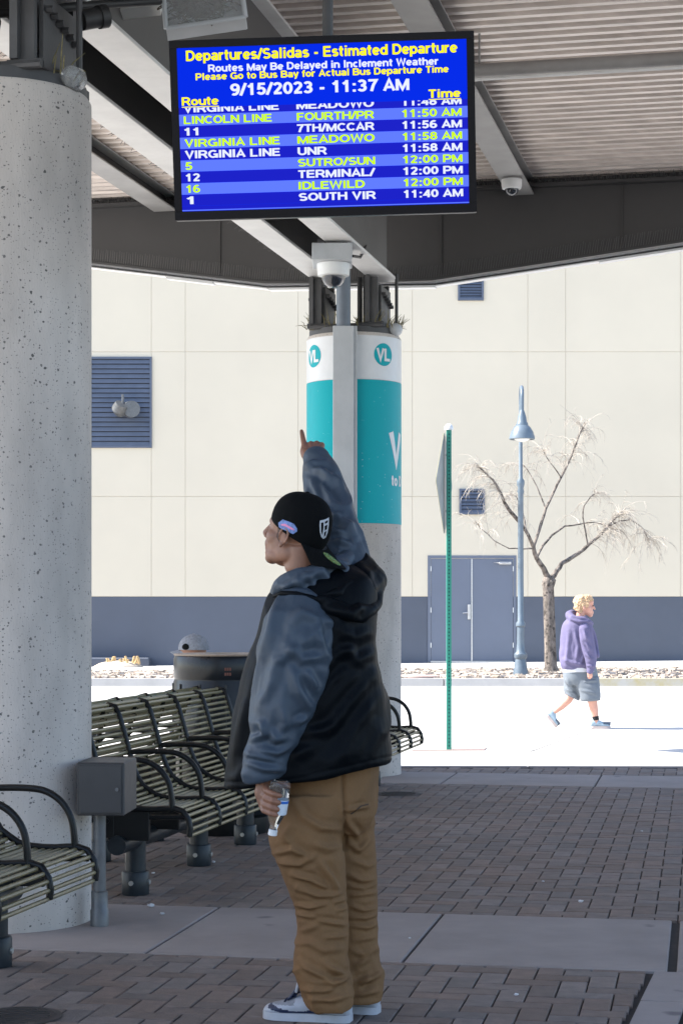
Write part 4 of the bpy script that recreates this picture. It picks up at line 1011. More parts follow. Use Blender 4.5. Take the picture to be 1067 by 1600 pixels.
b.tube(arc, 3.0*s, seg=10); b.tube([Vector((cx_, ld - .05, zz(650))), Vector((cx_ - .02, ld - .35, zz(630))), Vector((cx_ - .03, ld - .6, zz(646)))], 1.5*s, seg=8); b.build('arm', M['lamp'], lt_, 50)
c = Vector((cx_ - .03, ld - .62, 0))
b = MB(); b.lathe([(2.5*s, zz(644)), (4.5*s, zz(650)), (6.5*s, zz(656)), (7.5*s, zz(664)), (9.5*s, zz(667)), (9.5*s, zz(669)), (13*s, zz(672)), (17*s, zz(679)), (19.5*s, zz(687)), (20*s, zz(690)), (18.5*s, zz(691)), (12*s, zz(676))], c, seg=32, caps=False); b.build('lamp_shade', M['lamp'], lt_, 40)
b = MB(); b.lathe([(14*s, zz(687)), (13*s, zz(690)), (8*s, zz(693.5)), (1*s, zz(695))], c, seg=24); b.build('lens', M['lampglass'], lt_, 50)

# ------------------------------------------------------------------ bare tree
td = 40.4; tb_ = W(860, 1047, td); tr = thing('bare_tree', 'bare weeping tree with a rough trunk in the gravel strip', 'tree', tb_)
def TP_(px, py, dd=0.): return W(px, py, td + dd)
b = MB(); rs = td / F
tp = [(861, 1049, 12.5), (860, 1040, 10), (859, 1010, 9), (858, 975, 9), (857, 940, 8.8), (856, 918, 8.8), (857, 910, 10.5), (857, 902, 8)]
pts = [TP_(x, y) for x, y, r in tp]; b.tube(pts, [r * rs for x, y, r in tp], seg=14)
for k in range(10):
    a_ = k * .63; p = TP_(857, 911) + Vector((math.cos(a_)*.1, math.sin(a_)*.1, random.uniform(-.06, .06))); b.ball(p, .05, None, 8, 6)
b.build('trunk', M['bark'], tr, 60)
lb = MB(); LIMBS = [
 [(857,904,6.5,0),(849,888,5.4,-.1),(838,872,4.8,-.2),(833,855,4.2,-.3),(828,843,3.5,-.4),(820,828,3.2,-.55),(808,812,3.8,-.7),(795,797,3.6,-.85),(783,773,2.8,-1.),(770,750,2.2,-1.1),(757,738,1.8,-1.2),(742,724,1.6,-1.3)],
 [(860,904,6,0),(869,892,5,.15),(877,880,4.6,.3),(893,871,4,.5),(912,858,3.6,.7),(930,842,3.2,.9),(948,824,2.8,1.05),(962,808,2.2,1.2),(973,800,1.6,1.3)],
 [(833,858,3.2,-.3),(836,846,3.2,-.1),(846,815,3.0,.1),(852,795,2.8,.2),(864,770,2.6,.3),(876,746,2.4,.4),(888,722,2.2,.45),(897,700,2.0,.5),(905,678,1.8,.55),(913,660,1.6,.6)],
 [(838,872,2.6,-.2),(848,852,2.5,.2),(862,836,2.2,.5),(882,822,1.8,.8),(905,819,1.5,1.),(928,816,1.3,1.2),(948,822,1.1,1.3),(968,832,.9,1.4)],
 [(918,852,1.8,.7),(914,830,1.6,.6),(910,808,1.4,.5),(912,790,1.1,.4),(922,776,.9,.4),(934,768,.7,.4)],
 [(828,845,2,-.4),(821,826,1.8,-.2),(816,800,1.4,0),(806,775,1.1,.1),(797,770,.9,.1)],
 [(876,746,1.4,.4),(865,730,1.1,.2),(852,712,.9,0),(846,700,.7,-.1)],
 [(833,857,1.8,-.3),(815,858,1.3,-.5),(795,857,1.1,-.7),(772,845,.9,-.9),(750,825,.7,-1.0),(742,815,.5,-1.05)],
 [(852,795,1.6,.2),(838,760,1.3,.4),(824,735,1.1,.6),(812,722,.8,.8)],
 [(948,824,1.6,1.05),(968,814,1.4,1.2),(984,812,1.1,1.3),(998,821,.9,1.4),(1008,834,.7,1.5),(1014,848,.5,1.5)]]
ends = []
for l in LIMBS:
    pts = [TP_(x, y, z) for x, y, r, z in l]; rr = [r * rs * .8 for x, y, r, z in l]
    fine = []; fr2 = []
    for i in range(len(pts) - 1):
        for q in (0, .5): fine.append(pts[i].lerp(pts[i+1], q) + (Vector((random.uniform(-1, 1), random.uniform(-1, 1), random.uniform(-1, 1))) * .012 if q else Vector())); fr2.append(rr[i] * (1-q) + rr[i+1] * q)
    fine.append(pts[-1]); fr2.append(rr[-1]); lb.tube(fine, fr2, seg=7)
    ends.append((fine, fr2))
lb.build('limbs', M['bark'], tr, 60)
tw = MB()
def twig(p, v, L, r, depth):
    n = 7; pts = [p.copy()]; v = v.normalized(); g_ = random.uniform(.12, .34)
    for k in range(n):
        v = (v + Vector((random.uniform(-.16, .16), random.uniform(-.16, .16), -g_ + random.uniform(-.1, .1)))).normalized(); pts.append(pts[-1] + v * L / n)
    tw.tube(pts, [r * (1 - .75 * k / n) for k in range(n + 1)], seg=4, caps=False)
    if depth:
        for k in range(random.randint(2, 4)):
            i = random.randint(1, n - 1); d_ = (pts[i+1] - pts[i]).normalized() + Vector((random.uniform(-1, 1), random.uniform(-1, 1), random.uniform(-.3, .6))) * .9
            twig(pts[i], d_, L * random.uniform(.3, .6), r * .6, depth - 1)
for (fine, rr), nn in zip(ends, (58, 60, 50, 26, 15, 14, 15, 14, 15, 28)):
    for k in range(nn):
        i = min(len(fine) - 2, int(len(fine) * random.uniform(.35, 1) ** .6)); t_ = (fine[i+1] - fine[i]).normalized()
        v = t_ * random.uniform(.2, .9) + Vector((random.uniform(-.9, .9), random.uniform(-.9, .9), random.uniform(-.25, .75)))
        twig(fine[i], v, random.uniform(.3, .8), random.uniform(.005, .009), 2)
tw.build('twigs', M['twig'], tr, 60)
# ------------------------------------------------------------------ people
def ring(xL, yL, xR, yR, d, b, n=40, ex=2.3):
    L, R_ = W(xL, yL, d), W(xR, yR, d); C = (L + R_) / 2; h = (R_ - L) / 2; out = []
    for k in range(n):
        t = 2 * math.pi * k / n; c, s_ = math.cos(t), math.sin(t)
        c = math.copysign(abs(c) ** (2 / ex), c); s_ = math.copysign(abs(s_) ** (2 / ex), s_)
        out.append(C + h * c + Vector((0, b * s_, 0)))
    return out
def sil(mb, rows, n=40, ex=2.3, k=3):
    mb.loft([ring(*r, n=n, ex=ex) for r in refine(rows, k)])
def ptube(mb, pts, D, seg=14, k=3):
    """tube from (px, py, radius in px, depth offset)"""
    P_ = refine(pts, k); mb.tube([W(p[0], p[1], D + p[3]) for p in P_], [p[2] * (D + p[3]) / F for p in P_], seg=seg, round_ends=True)
def cloth(mb, voxel, lines, noise_amp=.004, noise_scale=7., stretch=(1, 1, .6), seed=0., smooth=5, side=-1, fine=0., ridge=0., rscale=5.):
    me = remesh(mb, voxel, smooth); a, n = mesh_co(me)
    d = pnoise(a, noise_scale, seed, stretch) * noise_amp
    if fine: d += pnoise(a, noise_scale * 3.1, seed + 9, stretch) * fine
    if ridge:
        q = a + .05 * np.stack([pnoise(a, 4., seed + 30), pnoise(a, 4., seed + 40), pnoise(a, 4., seed + 50)], 1)
        d += ridge * (np.clip(1 - 3.2 * np.abs(pnoise(q, rscale, seed + 20, stretch)), 0, 1) ** 1.3) * np.clip(.6 + 1.5 * pnoise(a, 3., seed + 60), 0, 1.3)
    if lines: d += folds(a, n, lines, side)
    set_co(me, a + n * d[:, None]); return me
def cv(lines, ox, oy, sc, w, amp):
    return [([(ox + x / sc, oy + y / sc) for x, y in l[0]], w * (l[1] if len(l) > 1 else 1), amp * (l[2] if len(l) > 2 else 1)) for l in lines]

# ---- scraps blown about on the paving
for px, py, r in ((907,1411,.012),(806,1557,.009),(848,1379,.007),(312,1352,.022),(334,1349,.012),(240,1366,.009),(372,1300,.01),(690,1330,.006),(1002,1300,.008),(640,1468,.006),(236,1418,.016),(254,1430,.011)):
    d_ = F * CH / (py - HY); c = W(px, py, d_); b = MB(); b.ball((c.x, c.y, .004 + r * .35), (r, r * .8, r * .4), None, 9, 6)
    b.v = [(x + random.uniform(-.2, .2) * r, y + random.uniform(-.2, .2) * r, max(.0035, z + random.uniform(-.15, .25) * r)) for x, y, z in b.v]
    tag(b.build('litter_scrap', M['white_cloth']), 'tiny pale scrap of litter lying on the shaded paving', 'litter', 'scraps of litter on the paving')
# ---- man who points at the screen
D = 6.45
mbase = W(505, 1590, D); mbase.z = 0
man = thing('person', 'man in black cap, dark slate jacket and brown trousers pointing up at the screen', 'person', mbase)
# trousers
b = MB()
sil(b, [(440,1175,590,1168,D+.02,.13), (434,1205,591,1192,D+.02,.16), (428,1245,588,1235,D+.02,.17), (426,1275,586,1270,D+.02,.165), (440,1300,570,1300,D+.02,.12)])
sil(b, [(434,1240,546,1240,D-.06,.11), (424,1285,538,1285,D-.065,.12), (421,1310,533,1310,D-.065,.12), (430,1342,538,1340,D-.07,.115), (444,1376,541,1372,D-.07,.105), (458,1411,542,1408,D-.065,.10), (463,1448,544,1446,D-.06,.095), (461,1482,544,1480,D-.06,.095), (459,1503,545,1503,D-.06,.095), (463,1530,550,1529,D-.06,.10), (471,1552,553,1550,D-.06,.105), (480,1568,553,1566,D-.06,.10), (487,1577,550,1574,D-.06,.095)])
sil(b, [(500,1235,590,1225,D+.09,.11), (498,1285,586,1278,D+.09,.115), (502,1340,588,1338,D+.09,.11), (506,1411,590,1408,D+.09,.10), (508,1469,591,1468,D+.085,.095), (508,1503,592,1502,D+.085,.095), (508,1526,600,1522,D+.085,.10), (510,1550,598,1548,D+.085,.10), (516,1563,595,1561,D+.085,.095)])
LL = [([(300,270),(360,370),(460,430),(590,440)],1.2,1.2), ([(180,585),(300,560),(400,620)],), ([(200,640),(330,650),(430,600)],), ([(290,715),(400,740),(520,800)],1,1.2), ([(320,790),(450,835),(600,835)],), ([(310,890),(400,905),(500,880)],.8), ([(310,945),(420,965)],.7,.8), ([(450,985),(560,1003),(615,1010)],.8), ([(480,1085),(610,1075)],.7,.8), ([(340,1050),(450,1010)],1,.6),
      ([(460,640),(520,720),(570,815)],1.1,1.2), ([(330,1225),(430,1295),(520,1345),(650,1345)],1,1.3), ([(420,1345),(540,1365),(640,1310)],.9,1.2), ([(350,1395),(480,1405),(570,1370)],), ([(400,1445),(520,1455),(640,1430)],), ([(480,1235),(560,1290),(640,1320)],), ([(540,875),(615,855)],.7), ([(560,925),(615,905)],.7), ([(350,1100),(480,1160),(600,1150)],1.2,.7), ([(330,600),(250,480),(300,400)],1.3,.7), ([(400,520),(500,560),(590,540)],1.2,.8),
      ([(600,330),(680,315),(745,305)],.8,1.1), ([(620,400),(690,490)],), ([(620,515),(690,565),(775,480)],1,1.2), ([(620,705),(700,745),(785,740)],), ([(625,775),(720,795),(795,765)],.8), ([(630,835),(720,825),(800,812)],.8), ([(630,892),(720,925),(800,910)],.8), ([(640,965),(730,965),(800,940)],.8), ([(640,1015),(740,1025),(800,1000)],.8), ([(660,1105),(790,1080)],.8,.7), ([(680,1250),(760,1200)],), ([(660,1345),(760,1335),(825,1290)],1,1.2), ([(680,1425),(800,1400)],), ([(690,1385),(760,1300)],), ([(640,620),(740,660),(790,640)],1,.7), ([(640,1160),(720,1190),(800,1150)],1,.7)]
me = cloth(b, .0055, cv(LL, 380, 1180, 3.81, 4.2, .0112), .004, 6, (1, 1, 1.5), 3., 2, fine=.001, ridge=.006, rscale=7)
a, n = mesh_co(me); p = project(a)                       # seat seam and inner-leg line as a pressed groove
seam = np.exp(-((p[:, 0] - (537 + 3 * np.sin((p[:, 1] - 1236) / 40))) / 2.6) ** 2) * (p[:, 1] > 1195) * (p[:, 1] < 1330) * (n[:, 1] < .2)
hem = np.exp(-((p[:, 1] - (1560 + (p[:, 0] - 500) * .0)) / 1.6) ** 2)
set_co(me, a - n * (seam * .012 + hem * .002)[:, None])
tro = mesh_obj(me, 'trousers', M['trouser'], man)
b = MB(); pk = [W(380+x/3.81, 1180+y/3.81, D-.2) for x, y in ((640,340),(700,300),(752,288))]
bv = BVHTree.FromPolygons([man.matrix_world @ v.co if False else (v.co + mbase) for v in tro.data.vertices], [tuple(q.vertices) for q in tro.data.polygons])
EYE = Vector((0, 0, CH))
def hit(bvh, px, py, off=.0015):
    d_ = (W(px, py, 5.) - EYE).normalized(); l, nn, i, dist = bvh.ray_cast(EYE + d_ * 2, d_)
    if l is None: return None
    if nn.dot(d_) > 0: nn = -nn
    return l + nn * off
def stitch(bvh, pts, r, off=.0005):
    q = []
    for i in range(len(pts) - 1):
        for k in range(6):
            h_ = hit(bvh, pts[i][0] + (pts[i+1][0]-pts[i][0])*k/6, pts[i][1] + (pts[i+1][1]-pts[i][1])*k/6, off)
            if h_: q.append(h_)
    return q
for pts in ([(548,1272),(564,1260),(577,1256)],):
    q = stitch(bv, pts, .002)
    if len(q) > 3:
        s_ = MB(); s_.tube(q, .0028, seg=5); s_.build('pocket_edge', M['trouserdark'], tro)
# jacket body
b = MB()
sil(b, [(462,884,540,880,D+.02,.08), (448,898,558,886,D+.01,.10), (436,915,578,900,D,.135), (421,932,588,922,D,.16), (409,960,590,953,D,.185), (400,996,588,990,D,.20), (389,1024,589,1020,D,.205), (377,1064,595,1054,D,.21), (368,1109,602,1094,D,.215), (360,1156,607,1136,D,.22), (353,1198,611,1164,D,.225), (349,1226,612,1184,D,.22), (352,1232,609,1192,D,.212)], n=48, ex=2.5)
BL_ = [([(560,880),(640,760),(740,680)],), ([(600,920),(700,790),(810,690)],1.2,1.1), ([(640,1010),(760,860),(865,720)],1.2,1.2), ([(700,1150),(785,1000),(885,850)],1.3,1.2), ([(560,1090),(690,960)],1.1), ([(755,1210),(835,1060),(905,950)],1.2), ([(680,480),(760,525),(870,480)],1.2), ([(660,565),(780,640),(875,600)],1.2), ([(500,1060),(610,1020)],1), ([(420,1190),(530,1120)],1.1), ([(840,1200),(890,1080),(930,1000)],1), ([(600,1250),(700,1180),(760,1100)],1.4,.8), ([(640,640),(700,600),(800,560)],.9,.8), ([(880,700),(910,830),(935,1000)],1,.7),
       ([(190,760),(150,960),(110,1200)],1.2,1.2), ([(150,900),(100,1100),(70,1280)],1.1), ([(230,1150),(130,1250),(80,1330)],1,.7), ([(460,1330),(560,1310),(700,1280)],1.2,.7), ([(520,820),(600,700),(650,640)],.9)]
me = cloth(b, .006, cv(BL_, 340, 850, 3.557, 7.5, .0095), .007, 5, (1, 1, .7), 1., 3, fine=.001, ridge=.009, rscale=5.5)
a, n = mesh_co(me); p = project(a)
hemy = 1238 - 10 * np.clip((p[:, 0] - 430) / 60, 0, 1) - np.clip((p[:, 0] - 480) / 130, 0, 1) * 30
hem = np.exp(-((p[:, 1] - hemy + 16) / 1.8) ** 2)
set_co(me, a - n * (hem * .003)[:, None])
jk = mesh_obj(me, 'jacket', M['nylonblack'], man)
# hanging sleeve
b = MB(); dz_ = -.165
b.tube([W(480,925,D-.06), W(473,945,D-.11), W(467,975,D-.14), W(465,1005,D-.155), W(459,1040,D-.165), W(449,1083,D-.175), W(439,1123,D-.185), W(427,1158,D-.19), W(417,1180,D-.19)], [.045,.085,.117,.122,.119,.112,.100,.083,.078], seg=28, round_ends=True)
b.tube([W(421,1166,D-.19), W(416,1182,D-.19), W(412,1198,D-.19), W(410,1211,D-.19), W(411,1219,D-.19)], [.076,.081,.074,.068,.058], seg=26)
SL = [([(420,690),(450,820),(535,955)],1.3,1.2), ([(335,330),(300,480),(245,610)],1.3), ([(490,700),(545,810)],1.1,1.2), ([(250,1000),(330,1090),(420,1080)],1.1), ([(190,1085),(260,1060),(250,1000)],.8,1.2), ([(180,1150),(330,1160),(430,1110)],1,1.3), ([(150,1205),(260,1245),(375,1255)],.9,1.1), ([(140,1165),(240,1190),(345,1210)],.8,1.2), ([(385,560),(470,645),(600,620)],1.2), ([(560,480),(605,640)],1.1), ([(280,770),(330,660),(430,590)],1.3,.9), ([(230,900),(290,800),(330,720)],1.2,.8), ([(600,380),(640,470),(630,580)],.8,1.2), ([(400,450),(470,380),(560,420)],1.4,.8), ([(360,900),(380,1000),(330,1090)],1.2,.9), ([(440,1000),(500,960)],.9)]
me = cloth(b, .005, cv(SL, 340, 850, 3.557, 5.8, .0115), .006, 7, (1, 1, .7), 5., 3, fine=.001, ridge=.009, rscale=7)
sl_ = mesh_obj(me, 'sleeve', M['nylonslate'], jk)
# raised sleeve
b = MB()
ptube(b, [(548,905,38,.10), (536,880,41,.13), (526,850,41,.17), (520,820,40,.22), (514,790,37,.27), (508,765,34,.31), (503,745,31,.34), (498,728,27,.37), (495,718,23,.385)], D, seg=26)
RL = [([(480,385),(560,400),(680,500),(755,620)],1.2,1.4), ([(500,475),(545,585)],1,1.1), ([(570,500),(645,640)],1.1), ([(620,680),(735,765),(795,850)],1.1,1.2), ([(600,800),(720,820)],1), ([(460,385),(505,350),(600,345)],.9,1.2), ([(640,865),(770,905)],1), ([(470,520),(480,600)],1), ([(640,420),(700,520)],.8), ([(560,640),(650,720),(700,700)],1)]
me = cloth(b, .005, cv(RL, 370, 640, 4.268, 4.6, .0115), .006, 8, (1, 1, .8), 8., 3, fine=.001, ridge=.008, rscale=8)
mesh_obj(me, 'sleeve', M['nylonslate'], jk)
# shoulder yoke below the raised arm, hood
b = MB()
ptube(b, [(505,938,17,-.13), (530,936,24,-.10), (556,926,31,-.02), (566,908,33,.07), (556,886,28,.15), (535,874,20,.19)], D, seg=22)
b.ball(W(562, 922, D + .03), (.062, .10, .075), None, 20, 14)
ptube(b, [(500,938,9,-.17), (520,950,13,-.17), (545,958,16,-.15), (568,955,17,-.10), (582,940,15,-.03), (588,920,12,.05)], D, seg=16)
HL = [([(560,300),(680,270),(760,190)],1.2,1.2), ([(620,360),(740,380),(860,330)],1.2,1.3), ([(700,410),(800,420),(880,360)],1), ([(760,110),(830,170),(860,270)],1.2), ([(640,320),(780,300),(890,230)],1.1), ([(720,230),(800,250)],1)]
me = cloth(b, .005, cv(HL, 340, 850, 3.557, 6, .013), .010, 7, (1, 1, 1), 12., 3, fine=.001, ridge=.009, rscale=8)
hd_ = mesh_obj(me, 'hood', M['nylonblack'], jk)
b = MB()
ptube(b, [(431,929,7,-.03), (440,916,14,-.09), (458,909,18,-.12), (482,905,20,-.115), (508,899,21,-.07), (530,888,20,.0), (540,874,16,.07)], D, seg=20)
b.ball(W(480, 914, D - .09), (.10, .055, .04), None, 18, 12); b.ball(W(524, 903, D - .05), (.065, .05, .05), None, 18, 12)
HI = [([(440,190),(480,250),(560,280)],1.1,1.3), ([(560,130),(620,200),(700,230)],1.1,1.2), ([(400,230),(500,180),(620,130)],1.2,1.2), ([(650,80),(720,120),(700,200)],1,1.2), ([(350,250),(420,210)],.9), ([(470,150),(540,230),(640,250)],1)]
me = cloth(b, .0045, cv(HI, 340, 850, 3.557, 5.4, .008), .005, 7, (1, 1, 1), 15., 4, fine=.001, ridge=.006, rscale=9)
mesh_obj(me, 'hood_lining', M['nylonslate'], jk)
b = MB(); q = [W(428, 931, D - .125), W(440, 927, D - .165), W(462, 928, D - .185), W(488, 934, D - .185), W(507, 941, D - .18)]; b.tube(q, [.006, .009, .0095, .009, .006], seg=8, round_ends=True); b.build('hood_seam', M['nylonblack'], jk, 60)
# ---- body with head, neck and hands as one skin
HC = W(462.5, 836, D + .005); ay, pz = math.radians(33), math.radians(14)
f0 = Vector((-math.cos(ay), math.sin(ay), 0)); Fv = f0 * math.cos(pz) + Vector((0, 0, math.sin(pz))); Uv = -f0 * math.sin(pz) + Vector((0, 0, math.cos(pz))); Lv = Uv.cross(Fv)
HR = Matrix((Fv, Lv, Uv)).transposed()
def H(f, l, u): return HC + HR @ Vector((f, l, u))
b = MB(); e = lambda c, r, seg=20, ring_=14: b.ball(H(*c), r, None, seg, ring_, HR)
e((-.012, 0, .042), (.100, .077, .096)); e((.030, 0, -.035), (.068, .062, .080)); e((.045, 0, .03), (.052, .062, .062)); e((.076, 0, -.098), (.024, .026, .020)); e((.060, 0, -.085), (.036, .040, .026))
e((.076, 0, .030), (.026, .050, .022)); e((.066, 0, -.010), (.034, .054, .05))
for s_ in (-1, 1):
    e((.055, s_*.036, -.020), (.036, .028, .034)); e((.0, s_*.050, -.060), (.038, .016, .032)); e((.030, s_*.044, -.080), (.040, .018, .022))
    e((.112, s_*.009, -.027), (.011, .009, .008))
b.tube([H(.094, 0, .030), H(.102, 0, .012), H(.112, 0, -.004), H(.122, 0, -.020)], [.010, .010, .0115, .0125], seg=10, round_ends=True)
e((.092, 0, -.048), (.018, .03, .026)); e((.098, 0, -.055), (.012, .024, .008)); e((.095, 0, -.069), (.012, .021, .0075)); e((.085, 0, -.08), (.016, .028, .02))
b.tube([H(-.035, 0, -.03), H(-.045, 0, -.09), W(482, 902, D + .02), W(490, 930, D + .03)], [.060, .058, .062, .085], seg=24)
for s_ in (-1, 1):                                       # ears: shell, folded rim, lobe
    e((-.006, s_*.077, -.010), (.016, .006, .027))
    pts = [H(-.008 + .019*math.cos(t) - .004*math.sin(t), s_*(.083 + .004*math.sin(t*.5)), -.006 + .029*math.sin(t)) for t in [(-.35 + k*.32) for k in range(14)]]
    b.tube(pts, .0046, seg=8, round_ends=True); e((-.002, s_*.081, -.036), (.008, .005, .010)); e((.010, s_*.079, -.010), (.005, .004, .008))
# trunk, legs, arms under the clothes
b.tube([W(490, 930, D+.02), W(495, 1000, D), W(492, 1100, D), W(500, 1200, D), W(505, 1250, D)], [.10, .15, .15, .14, .12], seg=20)
b.tube([W(482, 1240, D-.05), W(490, 1400, D-.06), W(505, 1560, D-.06)], [.075, .06, .042], seg=14); b.tube([W(540, 1240, D+.08), W(545, 1400, D+.09), W(550, 1555, D+.085)], [.075, .06, .042], seg=14)
b.tube([W(478, 950, D-.09), W(462, 1020, D-.16), W(440, 1120, D-.185), W(412, 1222, D-.195)], [.06, .05, .043, .029], seg=14)
b.tube([W(545, 905, D+.10), W(520, 820, D+.22), W(503, 745, D+.34), W(491, 716, D+.395)], [.06, .05, .04, .028], seg=14)
# right hand: fist with the index finger out, seen from its back
def hp(px, py, dd): return W(px, py, D + dd)
wr = hp(491, 718, .39)
mcp = [hp(476.5, 699, .455), hp(485.5, 694.5, .465), hp(494.5, 694, .462), hp(502.5, 696.5, .45)]
for q, r0, r1 in zip(mcp, (.0150, .0150, .0145, .0135), (.0125, .0120, .0118, .0112)): b.tube([wr, wr.lerp(q, .5), q], [.021, .018, r1], seg=10, round_ends=True)
b.tube([mcp[0], hp(474, 688, .50), hp(472.3, 679, .535), hp(471.2, 673.5, .555)], [.0122, .0104, .0092, .0078], seg=10, round_ends=True)
for q, dx in zip(mcp[1:], (0, 0, 0)):
    px_, py_ = project(np.array([q]))[0]
    b.tube([q, hp(px_ + .3, py_ - 1.5, .50), hp(px_ + .4, py_ + 5, .515), hp(px_ - .2, py_ + 12, .49)], [.0122, .0108, .0100, .0088], seg=10, round_ends=True)
b.tube([wr, hp(479, 713, .40), hp(473.5, 706, .43), hp(474.5, 698, .475), hp(480, 697, .50)], [.019, .0155, .0118, .0105, .0092], seg=10, round_ends=True)
b.ball(hp(479, 709, .42), (.022, .02, .024), None, 12, 8)
# left hand closed round the bottle
bx = [W(439.5, 1220, D - .235), W(426, 1303, D - .215)]; ax = (bx[1] - bx[0]).normalized()
def onb(t, ang, r):
    """point beside the bottle axis: t along it, ang from the side that faces us, positive towards picture left"""
    c = bx[0].lerp(bx[1], t); toward = Vector((0, -1, 0)); toward = (toward - ax * toward.dot(ax)).normalized(); left = ax.cross(toward); left = left if left.x < 0 else -left
    return c + (toward * math.cos(ang) + left * math.sin(ang)) * r
wl_ = W(411, 1221, D - .195)
for k, t in enumerate((.20, .33, .455, .565)):
    f_ = (1, 1.04, 1, .88)[k]
    kn = onb(t - .015, 1.75, .047); 
    b.tube([wl_, wl_.lerp(kn, .55) + Vector((-.006, 0, 0)), kn], [.024, .020, .0128 * f_], seg=10, round_ends=True)
    b.tube([kn, onb(t + .005, 1.05, .0455), onb(t + .02, .38, .0425), onb(t + .03, -.12 * f_, .0395)], [.0125 * f_, .0112 * f_, .0100 * f_, .0084 * f_], seg=10, round_ends=True)
b.ball(W(408, 1238, D - .20), (.022, .026, .032), None, 14, 10)
b.tube([wl_, onb(.02, 2.2, .052), onb(.08, 2.9, .043), onb(.12, 3.7, .041)], [.020, .0145, .0118, .0098], seg=10, round_ends=True)
me = remesh(b, .0034, 4, .45)
def relax(me, keep, it):
    """soften the joins of the face, leaving ears and hands crisp"""
    a, n = mesh_co(me); ed = np.empty(len(me.edges) * 2, int); me.edges.foreach_get('vertices', ed); ed = ed.reshape(-1, 2)
    w_ = keep(a)[:, None]; deg = np.bincount(ed.ravel(), minlength=len(a))[:, None].clip(1)
    for _ in range(it):
        acc = np.zeros_like(a); np.add.at(acc, ed[:, 0], a[ed[:, 1]]); np.add.at(acc, ed[:, 1], a[ed[:, 0]]); a = a + w_ * .5 * (acc / deg - a)
    set_co(me, a)
def facew(a):
    q = (a - np.array(HC)) @ np.array(HR); r_ = np.linalg.norm(q, axis=1)
    ear = (np.abs(q[:, 1]) > .070) & (q[:, 0] < .03) & (q[:, 0] > -.045)
    fine = (q[:, 0] > .088) & (np.abs(q[:, 1]) < .03)
    return np.where(ear, .12, np.where(fine, .35, 1.)) * (r_ < .22)
relax(me, facew, 8)
def skinfn(c):
    q = (c - np.array(HC)) @ np.array(HR)               # head frame: forward, left, up
    side = np.abs(q[:, 1]) > .045
    sb = (np.abs(q[:, 1]) > .04) & (q[:, 0] > .010) & (q[:, 0] < .036 - (q[:, 2] - .0) * .1) & (q[:, 2] > -.030 + (q[:, 0] - .02) * .8) & (q[:, 2] < .06)
    nape = (q[:, 0] < -.05) & (q[:, 2] > -.045) & (q[:, 2] < .06)
    goatee = (q[:, 0] > .075) & (q[:, 2] < -.084) & (q[:, 2] > -.118) & (np.abs(q[:, 1]) < .02)
    tash = (q[:, 0] > .095) & (q[:, 2] < -.040) & (q[:, 2] > -.048) & (np.abs(q[:, 1]) < .024)
    return (sb | goatee | tash).astype(int)
M['stubble'] = mat('dark_stubble_skin', (.075, .038, .027), .7, var=.35, scale=120)
bodyo = mesh_obj(me, 'body', [M['skin'], M['stubble']], man, skinfn)
for s_ in (1, -1):
    b = MB(); b.ball(H(.0765, s_*.033, .012), .0105, None, 14, 10); b.build('eye', M['white_cloth'], bodyo, 60)
    b = MB(); b.tube([H(.0945, s_*.016, .031), H(.0905, s_*.03, .035), H(.077, s_*.046, .032)], [.003, .0042, .002], seg=6); b.build('eyebrow', M['hairdark'], bodyo, 60)
# cap worn back to front
b = MB(); nseg, nr = 72, 18
def capedge(f): return .013 + .35 * f
def dome(ph, t, ex=2.35):
    cf, cl = math.cos(ph), math.sin(ph)
    lo, hi = 0., math.pi * .8
    def pt(th):
        s_, c_ = math.sin(th), math.cos(th); u = math.copysign(abs(c_) ** (2 / ex), c_); r = abs(s_) ** (2 / ex)
        return Vector((-.012 + .110 * r * cf, .0885 * r * cl, .040 + .108 * u))
    for _ in range(30):
        m_ = (lo + hi) / 2; p_ = pt(m_)
        if p_.z > capedge(p_.x): lo = m_
        else: hi = m_
    p_ = pt(lo * t); sm = min(abs(((ph - .52) / (math.pi / 3) + .5) % 1 - .5) * math.pi / 3, 1)
    k_s = 1 - .010 * math.exp(-(sm / .03) ** 2) * (t > .08)
    return Vector((-.012, 0, .04)) + (p_ - Vector((-.012, 0, .04))) * k_s
rings = []
for i in range(1, nr + 1): rings.append([H(*dome(2*math.pi*j/nseg, i / nr)) for j in range(nseg)])
inner = []
for sc_, dn in ((.985, .003), (.955, .0)):
    rr_ = []
    for j in range(nseg):
        p_ = dome(2*math.pi*j/nseg, 1.); rr_.append(H(p_.x*sc_, p_.y*sc_, p_.z - dn if dn else p_.z + .012))
    inner.append(rr_)
b.loft([[H(*dome(2*math.pi*j/nseg, .02)) for j in range(nseg)]] + rings + inner, None, True)
b.ball(H(-.012, 0, .148), (.008, .008, .004), None, 12, 6, HR)
cap = b.build('cap', M['capblack'], man, 50)
b = MB(); gt, gs = 10, 24; vs = []
def brim(s_, t):
    h_ = .074 * s_; bf = -math.sqrt(max(0, 1 - (s_*.80)**2)) * .108 - .010
    return (bf - .098 * t * math.sqrt(max(.05, 1 - .62 * s_*s_)), h_ * (1 + .06 * t), capedge(bf) + .004 - .040 * t - .020 * s_*s_ * t)
for dn in (0, -.0035):
    for i in range(gt + 1):
        for j in range(gs + 1): f_, l_, u_ = brim(-1 + 2*j/gs, i/gt); vs.append(H(f_, l_, u_ + dn))
n1 = (gt+1)*(gs+1); fs = []
for i in range(gt):
    for j in range(gs): q = i*(gs+1)+j; fs += [(q, q+1, q+gs+2, q+gs+1), (n1+q, n1+q+gs+1, n1+q+gs+2, n1+q+1)]
for i in range(gt):
    for j in (0, gs): q = i*(gs+1)+j; fs.append((q, q+gs+1, n1+q+gs+1, n1+q))
